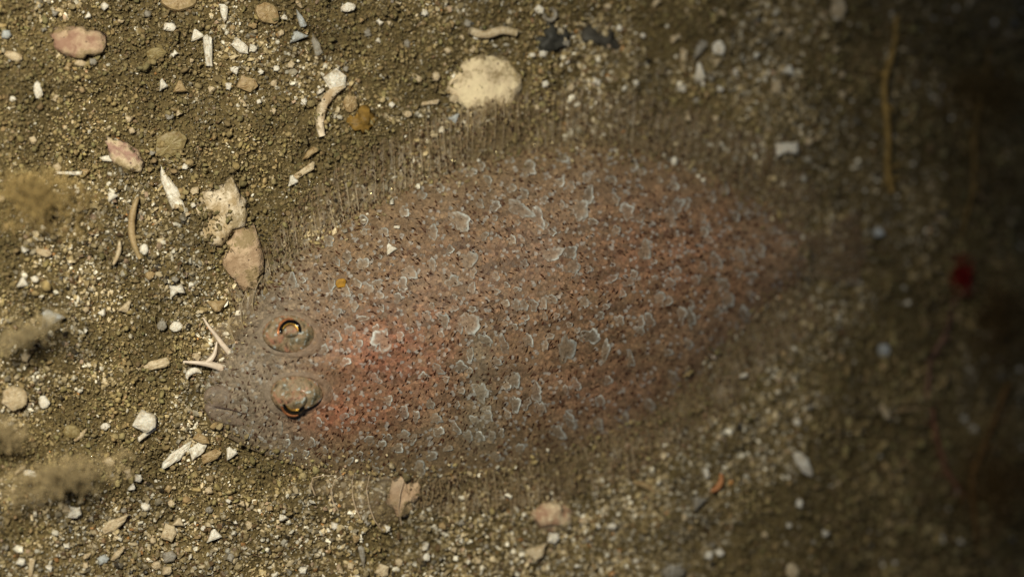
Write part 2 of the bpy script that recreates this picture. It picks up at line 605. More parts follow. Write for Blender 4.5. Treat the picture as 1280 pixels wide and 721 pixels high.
def silt():
    r = np.random.default_rng(9)
    n = 74000
    x, y = scatter(n, r)
    S = silt_f(x, y)
    inn = inside(x, y, 0)
    keep = (r.random(n) < np.where(inn, np.where(inside(x, y, -12), 0.12, 0.45), S * 0.85 + 0.05)) & ~inside(x, y, -24)
    x, y, S = x[keep], y[keep], S[keep]; n = len(x)
    p = on_bed(x, y)
    ed = inside(x, y, 0)
    p = np.where(ed[:, None], P(x, y, (fish_h(np.clip(x, HEADX + 1, TAILX - 1), np.clip(y, TOPY(x) + 1, BOTY(x) - 1)) + 0.6) * U), p)
    d = np.clip(np.exp(r.normal(0, 0.45, n)) * 3.9, 2.2, 12)
    d *= 1 + 0.5 * sstep(950, 1250, x)
    var = []
    for k in range(24):
        q = ICO1 if k < 24 else ICO2
        var.append(q * r.uniform(0.6, 1.3, (len(q), 1)) + r.normal(0, 0.12, q.shape))
    var = np.array(var); k = r.integers(0, 24, n)
    sca = np.stack([r.uniform(0.7, 1.3, n), r.uniform(0.6, 1.2, n), r.uniform(0.4, 0.8, n)], -1)
    v = var[k] * (sca * d[:, None] * 0.5 * U)[:, None]
    v = np.einsum('nij,nkj->nki', rand_rot(n, r), v)
    lump = 12 * (vnoise(x / 12, y / 12, 48) - 0.35) * S * ~ed          # crumbs gather into little heaps
    p[:, 2] += (r.uniform(-0.1, 0.4, n) * d + np.maximum(lump, 0)) * U
    v = v + p[:, None]
    col = lin(np.array([143, 126, 88])) * r.uniform(0.78, 1.2, (n, 1))
    col = col * (0.8 + 0.4 * vnoise(x / 22, y / 22, 49))[:, None] * (0.75 + 0.6 * sstep(0.3, 0.7, fbm(x / 48, y / 48, 44)))[:, None] * (1 + r.normal(0, 0.04, (n, 3)))
    me = raw_mesh('silt_clumps', v.reshape(-1, 3), (ICO1F[None] + (np.arange(n) * len(ICO1))[:, None, None]).reshape(-1, 3), True)
    add_col(me, np.repeat(np.clip(col, 0.01, 1), len(ICO1), 0))
    return link('silt_clumps', me, M.silt)


def fuzz():
    r = np.random.default_rng(19)
    n = 16000
    x, y = r.uniform(-60, 1340, n), r.uniform(-60, 780, n)
    k = (r.random(n) < silt_f(x, y) * 0.55 + 0.03) & ~inside(x, y, 4)
    x, y = x[k], y[k]
    p = on_bed(x, y, 3.0)
    vs_, m = [], 5
    t = np.linspace(0, 1, m)
    a = r.uniform(0, 6.283, len(x)); L = r.uniform(5, 15, len(x))
    d = np.stack([np.cos(a) * L, np.sin(a) * L, r.uniform(0, 8, len(x))], -1)
    w = np.cumsum(r.normal(0, 1.5, (len(x), m, 3)), 1)
    c = p[:, None] + (d[:, None] * t[None, :, None] + w) * U
    an = np.arange(3) / 3 * 6.283
    ring = np.stack([np.cos(an), np.sin(an), np.sin(an + 1.0)], -1)
    v_ = c[:, :, None] + ring[None, None] * (np.linspace(0.55, 0.3, m)[None, :, None, None] * r.uniform(0.6, 1.4, (len(x), 1, 1, 1)) * U)
    f_ = gridfaces(m, 3, True)
    me = raw_mesh('algal_fuzz', v_.reshape(-1, 3), (f_[None] + (np.arange(len(x)) * 3 * m)[:, None, None]).reshape(-1, 4))
    add_col(me, np.repeat(lin(np.array([150, 132, 92])) * r.uniform(0.7, 1.3, (len(x), 1)), 3 * m, 0))
    return link('algal_fuzz', me, M.fuzz)


tag(fuzz(), 'fine brown fuzz of threads growing over the silt', 'algae', kind='stuff')
tag(silt(), 'soft olive brown silt clumps matted over parts of the sand', 'silt', kind='stuff')

# ------------------------------------------------------------------ the flatfish
fo = P(640.0, 390.0, 0.0)
fish = bpy.data.objects.new('flatfish', None); COL.objects.link(fish)
fish.empty_display_size = 0.01
fish.location = [float(q) for q in fo]
tag(fish, 'speckled pinkish brown flatfish lying camouflaged on the sand', 'fish')


def part(name, v, f, mat, parent=None, col=None, smooth=True):
    par = parent or fish
    org = fo if par is fish else np.array(par['_o'])
    v = np.asarray(v, float)
    c = v.mean(0)
    me = raw_mesh(name, v - c, f, smooth)
    if col is not None: add_col(me, col)
    o_ = link(name, me, mat, par, c - org)
    o_['_o'] = [float(q) for q in c]
    return o_


def pink_f(x, y):
    """where the skin itself is pink"""
    a = 0.85 * np.exp(-((x - 490) / 85) ** 2 - ((y - 450) / 62) ** 2)
    a = a + 0.75 * np.exp(-((x - 430) / 60) ** 2 - ((y - 520) / 26) ** 2)
    a = a + 0.34 * np.exp(-((x - 860) / 150) ** 2 - ((y - 330) / 95) ** 2)
    a = a + 0.34 * np.exp(-((x - 755) / 110) ** 2 - ((y - 490) / 50) ** 2)
    a = a + 0.25 * np.exp(-((x - 640) / 230) ** 2 - ((y - 340) / 110) ** 2)
    return np.clip(a * (0.2 + 0.7 * fbm(x / 30, y / 30, 71) + 0.8 * vnoise(x / 6, y / 6, 72)), 0, 1)


C_BROWN = lin(np.array([118, 98, 73])); C_GREY = lin(np.array([130, 110, 86])); C_PINK = lin(np.array([148, 99, 75]))
C_OLIVE = lin(np.array([118, 100, 72]))


def skin_col(x, y):
    k = pink_f(x, y)[..., None]
    g = sstep(0.35, 0.65, fbm(x / 60, y / 60, 81))[..., None]
    c = C_BROWN * (1 - g * 0.7) + C_GREY * g * 0.7
    hd = (0.8 * sstep(440, 330, x))[..., None]
    c = c * (1 - hd) + lin(np.array([128, 115, 98])) * hd
    gb = (0.6 * np.exp(-((x - 598) / 20) ** 2) * sstep(390, 430, y) * sstep(585, 540, y))[..., None]
    c = c * (1 - gb) + lin(np.array([126, 116, 96])) * gb; k = k * (1 - gb)
    v = np.abs((y - (TOPY(x) + BOTY(x)) / 2) / ((BOTY(x) - TOPY(x)) / 2))
    e = (sstep(0.72, 1.0, v) * 0.55)[..., None]
    c = c * (1 - e) + C_OLIVE * e
    ya = y - (TOPY(x) + BOTY(x)) / 2
    st = 0.95 - 0.28 * sstep(0.52, 0.68, fbm(x / 70, ya / 6.5, 88, 2)) * sstep(0.95, 0.5, v) * sstep(380, 480, x)
    return (c * (1 - k) + C_PINK * k) * st[..., None]


NU, NV = 400, 190
cu = 0.5 - 0.5 * np.cos(np.linspace(0, math.pi, NU)); cu = 0.45 * cu + 0.55 * np.linspace(0, 1, NU)
bx = HEADX + (TAILX - HEADX) * cu
tv = np.linspace(-1, 1, NV); tv = np.sign(tv) * (1 - (1 - np.abs(tv)) ** 1.25)
BX = np.repeat(bx[:, None], NV, 1)
BY = (TOPY(bx) + BOTY(bx))[:, None] / 2 + (BOTY(bx) - TOPY(bx))[:, None] / 2 * tv[None]
hz = fish_h(BX, BY)
top = P(BX, BY, hz * U)
low = top.copy(); low[..., 2] = np.minimum(top[..., 2] - 4 * U, (-6 - drop(BX)) * U)
nb = NU * NV
fq = [gridfaces(NU, NV), gridfaces(NU, NV)[:, ::-1] + nb]
i = np.arange(NU - 1); j = np.arange(NV - 1)
fq.append(np.stack([i * NV, i * NV + nb, (i + 1) * NV + nb, (i + 1) * NV], -1))
fq.append(np.stack([(i + 1) * NV + NV - 1, (i + 1) * NV + NV - 1 + nb, i * NV + NV - 1 + nb, i * NV + NV - 1], -1))
fq.append(np.stack([j + 1, j + 1 + nb, j + nb, j], -1))
e0 = (NU - 1) * NV
fq.append(np.stack([e0 + j, e0 + j + nb, e0 + j + 1 + nb, e0 + j + 1], -1))
bc = skin_col(BX, BY).reshape(-1, 3)
body = part('body', np.concatenate([top.reshape(-1, 3), low.reshape(-1, 3)]), np.concatenate(fq)[:, ::-1], M.skin, None,
            np.concatenate([bc, bc * 0 + lin(np.array([206, 196, 180]))]))


def eye_clear(x, y, k=1.35):
    ok = np.ones(np.shape(x), bool)
    for ex, ey, ea, eb, eh in EYES:
        ok &= ((x - ex) / (ea * k)) ** 2 + ((y - ey) / (eb * k)) ** 2 > 1
    return ok


def axis_dir(x):
    """direction towards the tail, in pixels (x, y down)"""
    dy = (TOPY(x + 8) + BOTY(x + 8) - TOPY(x - 8) - BOTY(x - 8)) / 2 / 16
    return np.stack([np.ones_like(dy), np.clip(dy, -0.6, 0.6)], -1) / np.hypot(1, np.clip(dy, -0.6, 0.6))[..., None]


def small_scales():
    r = np.random.default_rng(31)
    sx, sy = 4.3, 3.9
    x, y = np.meshgrid(np.arange(258, 1010, sx), np.arange(170, 606, sy), indexing='ij')
    x[:, 1::2] += sx / 2
    x = x.ravel() + r.normal(0, 1.0, x.size); y = y.ravel() + r.normal(0, 1.0, y.size)
    k = inside(x, y, -3) & eye_clear(x, y, 1.06)
    x, y = x[k], y[k]; n = len(x)
    d = axis_dir(x)
    a = r.normal(0, 0.5, n); c, s = np.cos(a), np.sin(a)
    d = np.stack([d[:, 0] * c - d[:, 1] * s, d[:, 0] * s + d[:, 1] * c], -1)
    e = np.stack([-d[:, 1], d[:, 0]], -1)
    L = r.uniform(5.0, 9.0, n); W = r.uniform(1.6, 3.2, n)
    # fan of 7: root, two shoulders, two rim corners, rim middle, middle
    ls = np.array([-0.45, -0.1, -0.1, 0.36, 0.36, 0.55, 0.1]); ws = np.array([0, -0.9, 0.9, -0.75, 0.75, 0, 0])
    lift = np.array([-0.6, 0.1, 0.1, 0.8, 0.8, 1.0, 0.4])
    q = np.stack([x, y], -1)[:, None] + d[:, None] * (ls[None] * L[:, None])[..., None] + e[:, None] * (ws[None] * W[:, None])[..., None]
    z = fish_h(q[..., 0], np.clip(q[..., 1], TOPY(q[..., 0]) + 1, BOTY(q[..., 0]) - 1)) + lift[None] * r.uniform(0.3, 1.5, (n, 1))
    v = P(q[..., 0], q[..., 1], z * U)
    f = np.array([[0, 1, 6], [1, 3, 6], [3, 5, 6], [5, 4, 6], [4, 2, 6], [2, 0, 6]])
    col = skin_col(x, y) * r.uniform(0.78, 1.25, (n, 1)) * (0.75 + 0.5 * vnoise(x / 9, y / 9, 95))[:, None]
    t = r.random(n)
    pale = (t < 0.12)[:, None]; dark = ((t > 0.13) & (t < 0.20))[:, None]
    col = np.where(pale, col * 0.5 + lin(np.array([160, 160, 156])) * 0.5, col)
    col = np.where(dark, col * 0.35 + lin(np.array([58, 30, 18])) * 0.65, col)
    cc = np.repeat(col[:, None], 7, 1)
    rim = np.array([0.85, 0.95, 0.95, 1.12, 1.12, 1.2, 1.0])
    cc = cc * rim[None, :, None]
    return v.reshape(-1, 3), (f[None] + (np.arange(n) * 7)[:, None, None]).reshape(-1, 3), cc.reshape(-1, 3)


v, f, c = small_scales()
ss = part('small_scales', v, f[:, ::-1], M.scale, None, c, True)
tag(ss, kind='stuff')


def specks():
    """dark slit-like pigment spots between the scales"""
    r = np.random.default_rng(33)
    n = 4300
    x = r.uniform(262, 1005, n); y = r.uniform(175, 602, n)
    k = inside(x, y, -4) & eye_clear(x, y, 1.1) & (r.random(n) < 0.45 + 0.75 * fbm(x / 50, y / 50, 91))
    x, y = x[k], y[k]; n = len(x)
    d = axis_dir(x); up = sstep(430, 300, y)
    # slits lean down towards the tail on the back, up towards the tail on the belly
    a = np.where(y < (TOPY(x) + BOTY(x)) / 2, 0.75, -0.75) + r.normal(0, 0.35, n)
    d = np.stack([d[:, 0] * np.cos(a) - d[:, 1] * np.sin(a), d[:, 0] * np.sin(a) + d[:, 1] * np.cos(a)], -1)
    e = np.stack([-d[:, 1], d[:, 0]], -1)
    L = r.uniform(1.3, 4.0, n); W = r.uniform(0.6, 1.3, n)
    ls = np.array([-1, 0, 0, 1, 0.0]); ws = np.array([0, -1, 1, 0, 0.0]); lf = np.array([0.8, 0.8, 0.8, 0.8, 2.2])
    q = np.stack([x, y], -1)[:, None] + d[:, None] * (ls[None] * L[:, None])[..., None] + e[:, None] * (ws[None] * W[:, None])[..., None]
    z = fish_h(q[..., 0], q[..., 1]) + lf[None]
    v_ = P(q[..., 0], q[..., 1], z * U)
    f_ = np.array([[0, 1, 4], [1, 3, 4], [3, 2, 4], [2, 0, 4]])
    col = lin(np.array([56, 31, 19])) * r.uniform(0.4, 2.4, (n, 1))
    return v_.reshape(-1, 3), (f_[None] + (np.arange(n) * 5)[:, None, None]).reshape(-1, 3), np.repeat(col, 5, 0)


v, f, c = specks()
tag(part('pigment_spots', v, f[:, ::-1], M.scale, None, c, False), kind='stuff')

# the larger pale scales that stand out one by one: x, y, length across, width along, turn in degrees
BIG = [(661, 211, 20, 22, 10), (527, 244, 12, 14, -20), (575, 276, 22, 32, 20), (541, 290, 14, 22, -30), (586, 325, 20, 26, -5), (650, 262, 20, 34, 50),
       (672, 272, 18, 30, 20), (724, 262, 24, 34, -30), (735, 245, 16, 26, -25), (690, 318, 26, 22, 0), (712, 315, 18, 22, 20), (716, 333, 20, 20, -20),
       (784, 264, 20, 22, 30), (806, 312, 15, 34, -10), (800, 273, 12, 12, 0), (846, 258, 22, 18, 20), (838, 270, 16, 22, 20), (858, 253, 14, 12, 0),
       (837, 354, 14, 16, 10), (825, 374, 16, 20, 0), (765, 348, 14, 12, 0), (786, 353, 16, 14, 0), (792, 344, 10, 18, 0), (895, 325, 14, 22, 0),
       (925, 318, 16, 16, 0), (950, 312, 16, 18, 0), (864, 397, 12, 24, -10), (852, 392, 12, 22, 10), (812, 400, 14, 20, 10), (800, 403, 16, 14, 30),
       (800, 415, 14, 12, 0), (738, 420, 26, 22, 0), (756, 440, 12, 34, -20), (708, 436, 20, 40, -10), (645, 381, 12, 16, 0), (655, 381, 11, 15, 0),
       (667, 381, 12, 16, 0), (679, 380, 12, 16, 0), (690, 374, 14, 14, 0), (632, 379, 10, 12, 0), (730, 378, 12, 18, 0), (477, 425, 26, 30, 160),
       (547, 461, 18, 12, -40), (576, 458, 14, 20, 60), (601, 490, 18, 30, 0), (608, 512, 12, 14, 0), (593, 525, 12, 14, 20), (610, 520, 12, 20, 20),
       (607, 425, 12, 22, 30), (630, 430, 12, 26, 10), (620, 452, 14, 14, -30), (587, 404, 26, 30, -10), (555, 400, 16, 18, 20), (533, 395, 14, 12, 0),
       (660, 425, 12, 22, 0), (670, 490, 16, 24, 10), (644, 505, 12, 28, -10), (675, 510, 14, 24, 0), (642, 475, 18, 26, -10), (712, 525, 14, 26, 20),
       (697, 540, 16, 24, 30), (715, 530, 12, 18, 20), (750, 500, 12, 16, 0), (748, 530, 14, 14, 0), (782, 525, 12, 20, 10), (788, 450, 12, 20, -10),
       (840, 470, 12, 16, 10), (812, 505, 12, 18, 0), (870, 350, 12, 14, 0), (905, 355, 14, 18, 20), (910, 375, 14, 24, -10), (930, 392, 12, 20, 20),
       (365, 352, 14, 22, -20), (410, 300, 16, 14, -20), (432, 362, 12, 20, 10), (414, 354, 12, 18, 0), (443, 382, 12, 14, -20), (453, 398, 8, 16, 80),
       (437, 413, 14, 14, 30), (420, 420, 12, 20, 20), (405, 437, 12, 14, 30), (432, 452, 14, 12, 20), (453, 330, 18, 16, 80), (470, 354, 8, 22, 80),
       (503, 355, 16, 18, 20), (497, 372, 14, 12, 30), (512, 340, 18, 20, 0), (562, 312, 10, 14, 0), (566, 352, 18, 18, 30), (600, 255, 12, 12, 0),
       (619, 258, 16, 14, 30), (700, 228, 12, 14, 10), (714, 232, 12, 12, 30), (733, 222, 12, 12, 0), (802, 214, 14, 12, 0), (793, 207, 10, 12, 0),
       (703, 197, 14, 16, -10), (588, 215, 14, 16, 20), (548, 540, 14, 16, 0), (497, 560, 14, 16, 0), (505, 545, 14, 20, 30), (525, 585, 16, 20, 10),
       (462, 550, 14, 14, 30), (430, 520, 12, 10, 0), (437, 576, 12, 10, 20), (468, 588, 12, 14, -20), (540, 570, 14, 14, 20), (585, 545, 10, 20, 20),
       (570, 535, 8, 18, 20), (390, 553, 10, 12, 0), (382, 567, 10, 10, 0), (362, 572, 10, 12, 0), (306, 543, 12, 14, 0), (350, 533, 8, 18, 0),
       (600, 545, 10, 16, 10), (615, 545, 10, 16, 10), (560, 560, 12, 10, 0), (620, 570, 14, 14, 20), (650, 560, 12, 16, 10), (520, 520, 10, 16, 0),
       (538, 505, 10, 16, 0), (505, 515, 14, 16, 10), (545, 523, 14, 18, 0), (485, 500, 14, 12, 0), (530, 470, 10, 12, 20), (500, 420, 10, 14, 0),
       (765, 225, 12, 14, 0), (842, 232, 12, 14, 0), (905, 237, 14, 14, 20), (880, 290, 12, 14, 0), (770, 288, 12, 14, 0), (640, 300, 10, 14, 0),
       (655, 330, 12, 12, 0), (750, 395, 12, 12, 0), (775, 400, 10, 16, 10), (885, 300, 14, 12, 0), (965, 288, 10, 12, 0), (985, 305, 10, 10, 0),
       (940, 345, 14, 12, 0), (920, 270, 12, 12, 0), (860, 430, 10, 18, 20), (835, 440, 10, 14, 10), (760, 475, 10, 16, 0), (720, 480, 12, 18, 0),
       (590, 360, 12, 14, 0), (620, 345, 10, 12, 0), (540, 330, 12, 16, 10), (480, 290, 12, 14, 0), (455, 275, 12, 14, 0), (505, 265, 12, 16, -10),
       (610, 225, 10, 14, 0), (640, 235, 10, 14, 0), (680, 250, 10, 12, 0), (550, 235, 12, 12, 0), (770, 250, 10, 14, 0), (690, 290, 10, 12, 0)]


def big_scale(x, y, w, l, turn, r):
    """irregular flake: rounded fan with a lobed, lifted pale hind rim"""
    n = 22
    a = np.linspace(-math.pi, math.pi, n, endpoint=False)
    rad = 1 + 0.16 * np.sin(a * 2 + r.uniform(0, 6)) + 0.14 * np.sin(a * 3 + r.uniform(0, 6)) + 0.10 * np.sin(a * 5 + r.uniform(0, 6)) + r.normal(0, 0.08, n)
    rings = []
    d = axis_dir(np.array([float(x)]))[0]
    t = math.radians(-turn)
    d = np.array([d[0] * math.cos(t) - d[1] * math.sin(t), d[0] * math.sin(t) + d[1] * math.cos(t)])
    e = np.array([-d[1], d[0]])
    cols = []
    front = 0.5 - 0.5 * np.cos(a - r.normal(0, 0.5))      # 0 on the tail side, 1 on the head side
    hind = 1 - front
    base = np.array([x, y], float)
    grey = skin_col(np.array([float(x)]), np.array([float(y)]))[0] * 0.80 + lin(np.array([144, 138, 124])) * 0.20
    grey = grey * r.uniform(0.8, 1.15)
    white = lin(np.array([186, 188, 182])) * r.uniform(0.6, 1.2)
    for k, zl in ((1.0, 2.0), (0.86, 2.4), (0.66, 2.0), (0.35, 1.9)):
        q = base + d * (np.cos(a) * rad * k * w * 0.5)[:, None] + e * (np.sin(a) * rad * k * l * 0.5)[:, None]
        lf = zl * (0.25 + 0.75 * hind) if k > 0.6 else zl * 0.75
        hh = fish_h(q[:, 0], np.clip(q[:, 1], TOPY(q[:, 0]) + 1, BOTY(q[:, 0]) - 1))
        rings.append(P(q[:, 0], q[:, 1], (hh + lf) * U))
        pw = {1.0: 0.9, 0.86: 1.0, 0.66: 0.22, 0.35: 0.04}[k] * np.clip(0.05 + hind ** 1.8 * r.uniform(0.5, 1.15) + r.normal(0, 0.3, n), 0, 1)
        cols.append(grey[None] * (1 - pw[:, None]) + white[None] * pw[:, None])
    ctr = P(np.array([float(x)]), np.array([float(y)]), (fish_h(np.array([float(x)]), np.array([float(y)])) + 1.9) * U)
    v_ = np.concatenate(rings + [ctr]); c_ = np.concatenate(cols + [grey[None]])
    f_ = []
    for k in range(3):
        for i_ in range(n):
            j_ = (i_ + 1) % n
            f_ += [[k * n + i_, k * n + j_, (k + 1) * n + j_], [k * n + i_, (k + 1) * n + j_, (k + 1) * n + i_]]
    f_ += [[3 * n + i_, 3 * n + (i_ + 1) % n, 4 * n] for i_ in range(n)]
    return v_, np.array(f_), c_


r5 = np.random.default_rng(5)
for k_ in range(1400):
    if len(BIG) >= 245: break
    q_ = r5.uniform(300, 985), r5.uniform(180, 596)
    if not inside(q_[0], q_[1], -8) or not eye_clear(q_[0], q_[1], 1.5): continue
    if min(math.hypot(q_[0] - b_[0], q_[1] - b_[1]) for b_ in BIG) < 11: continue
    w_ = r5.uniform(6, 11)
    BIG.append((q_[0], q_[1], w_, w_ * r5.uniform(0.9, 1.7), r5.uniform(-40, 40)))
for (x, y, w, l, t) in BIG:
    if not inside(x, y, -5): continue
    v, f, c = big_scale(x, y, w * 0.95, l * 0.9, t, r5)
    part('scale', v, f[:, ::-1], M.scale, None, c)

# eyes: a speckled dome with a crescent pupil edged in gold and a rounded flap
UPX = 0


def dome_h(e, x, y):
    ex, ey, ea, eb, eh = e
    r2 = np.clip(((x - ex) / ea) ** 2 + ((y - ey) / eb) ** 2, 0, 1)
    base = float(fish_h(np.array([ex]), np.array([ey]))[0])
    return base - 4 + eh * np.sqrt(1 - r2) ** 0.9


def disc_surface(e, ax, ay, cx, cy, height, lobes, n=44, m=12, under=6, rim=1.0):
    """domed patch: ellipse with lobes at (cx, cy)"""
    a = np.linspace(0, 2 * math.pi, n, endpoint=False)
    rr = lobes(a)
    V, k = [], np.linspace(1.0, 0.06, m)
    for q in k:
        x = cx + np.cos(a) * rr * ax * q; y = cy + np.sin(a) * rr * ay * q
        V.append(P(x, y, (height(x, y, q)) * U))
    bot = V[0].copy(); bot[:, 2] -= under * U
    V = [bot] + V
    v_ = np.concatenate(V)
    return v_, gridfaces(m + 1, n, True)


def arc_band(e, cx, cy, r0, r1, a0, a1, lift, hfun, n=26, sq=1.0):
    a = np.radians(np.linspace(a0, a1, n))
    t = np.linspace(0, 1, n); w = np.sqrt(np.clip(np.sin(math.pi * (0.06 + 0.88 * t)), 0, 1))
    rows = []
    mid, hw = (r0 + r1) / 2, (r1 - r0) / 2
    for s, l in ((-1, -1.5), (-0.7, 0.2), (0, 0.9), (0.7, 0.2), (1, -1.5)):
        rr = mid + s * hw * w
        x = cx + np.cos(a) * rr; y = cy - np.sin(a) * rr * sq
        rows.append(P(x, y, (hfun(x, y) + lift + l) * U))
    v_ = np.stack(rows, 1).reshape(-1, 3)
    return v_, gridfaces(n, 5)


def eye(e, up):
    ex, ey, ea, eb, eh = e
    base = float(fish_h(np.array([ex]), np.array([ey]))[0])
    lob = (lambda a: 1 + 0.06 * np.sin(2 * a + 0.6) + 0.03 * np.sin(3 * a)) if up else (lambda a: 1 + 0.07 * np.sin(2 * a + 2.2) + 0.05 * np.cos(3 * a + 0.5))
    # grey collar of skin round the dome
    def ch(x, y, q):
        return fish_h(x, y) + 2.6 + 2.2 * np.sin(np.clip((1 - q) * 3.2, 0, math.pi))
    n = 44; a = np.linspace(0, 2 * math.pi, n, endpoint=False)
    rows = []
    for q, l in ((1.36, -0.8), (1.28, 0.8), (1.18, 1.8), (1.08, 2.2), (1.0, 2.0), (0.9, -3)):
        x = ex + np.cos(a) * ea * q * lob(a) * (1 + 0.03 * np.sin(4 * a)); y = ey + np.sin(a) * eb * q * lob(a)
        rows.append(P(x, y, (fish_h(x, y) + l) * U))
    RX = np.concatenate([ex + np.cos(a) * ea * 1.2] * len(rows)); RY = np.concatenate([ey + np.sin(a) * eb * 1.2] * len(rows))
    part('eye_socket', np.concatenate(rows), gridfaces(len(rows), n, True), M.socket, None, skin_col(RX, RY) * 0.9 + lin(np.array([120, 110, 100])) * 0.15)
    hf = lambda x, y: base - 2 + eh * np.sqrt(np.clip(1 - np.clip(((x - ex) / (ea * 1.04)) ** 2 + ((y - ey) / (eb * 1.04)) ** 2, 0, 1), 0, 1)) ** 0.8 \
        + 5.0 * np.exp(-((x - ex - 19) / 10) ** 2 - ((y - ey - (2 if up else 2)) / 12) ** 2) + 4.0 * np.exp(-((x - ex + 19) / 10) ** 2 - ((y - ey - 3) / 11) ** 2)
    v_, f_ = disc_surface(e, ea, eb, ex, ey, lambda x, y, q: hf(x, y), lob, m=14)
    ball = part('eye', v_, f_, M.eye)
    if up:
        px_, py_, a0, a1 = ex + 1.0, ey - 4.0, -4, 192
        fx, fy, fr = px_, py_ + 1.5, 9.2
    else:
        px_, py_, a0, a1 = ex - 3.0, ey + 10.0, 192, 332
        fx, fy, fr = ex - 2.0, ey + 7.0, 14.0
    sub = lambda nm, vf, mat: part(nm, vf[0], vf[1], mat, ball)
    k_ = 1.0 if up else 1.12
    i0, i1 = (75, 196) if up else (196, 285)
    sub('iris', arc_band(e, px_, py_, 13.4 * k_, 17.2 * k_, i0, i1, 2.2, hf), M.copper)
    sub('pupil', arc_band(e, px_, py_, 8.6 * k_, 15.4 * k_, a0, a1, 3.4, hf), M.black)
    sub('iris_edge', arc_band(e, px_, py_, 8.6 * k_, 10.6 * k_, a0 + 10, a1 - 30, 4.6, hf), M.gold)
    v_, f_ = disc_surface(e, fr, fr, fx, fy, lambda x, y, q: hf(x, y) + 2.6 * math.sqrt(max(0.0, 1 - q * q)) + 2.6 - 5.0 * sstep(0.0, fr, (y - fy) * (1 if up else -1)),
                          lambda a_: 1 + 0.05 * np.cos(a_ * 2 + 1), n=30, m=10, under=4)
    sub('pupil_flap', (v_, f_), M.eye)


eye(EYES[0], True)
eye(EYES[1], False)

# jaws at the lower left of the head
def lobe(cx, cy, L, W, ang, h, z0, seed):
    q = ICO3.copy()
    nn = fbm(q[:, 0] * 1.5 + seed, q[:, 1] * 1.5 + q[:, 2], 300 + seed)
    q = q * (0.9 + 0.2 * nn)[:, None]
    q[:, 1] *= 1 - 0.35 * q[:, 0]                       # blunt at the head side, tapering to the lip
    a = math.radians(ang); x = q[:, 0] * L / 2; y = q[:, 1] * W / 2
    X = cx + x * math.cos(a) - y * math.sin(a); Y = cy - (x * math.sin(a) + y * math.cos(a))
    return P(X, Y, (z0 + q[:, 2] * h) * U), ICO3F


v, f = lobe(281, 494, 54, 26, 4, 7, 22, 1); tag(part('upper_jaw', v, f, M.jaw), 'smooth greyish upper lip at the snout')
v, f = lobe(288, 519, 70, 24, -20, 7, 17, 2); tag(part('lower_jaw', v, f, M.jaw), 'smooth greyish lower jaw')

mp = np.array([(257, 507), (265, 508), (275, 509), (286, 511), (297, 514), (306, 518)], float)
mt = np.linspace(0, 5, 18); mX = np.interp(mt, range(6), mp[:, 0]); mY = np.interp(mt, range(6), mp[:, 1])
v, f = tube(P(mX, mY, (fish_h(mX + 2, mY) + np.interp(mt, [0, 5], [4.0, 0.2])) * U), np.linspace(1.6, 0.5, 18) * U, 5)
tag(part('mouth', v, f, M.pigment), 'thin dark mouth line slanting back from the snout')

# fins: clear membrane with a row of rays
DTOP = curve([(300, 352), (330, 312), (360, 272), (400, 226), (440, 194), (480, 166), (520, 150), (560, 136), (600, 118), (640, 105), (700, 98),
              (760, 104), (850, 126), (930, 165), (990, 222), (1010, 250)], 12)
ABOT = curve([(505, 632), (540, 642), (600, 647), (660, 640), (720, 624), (780, 602), (840, 568), (900, 512), (960, 448), (1008, 402)], 12)


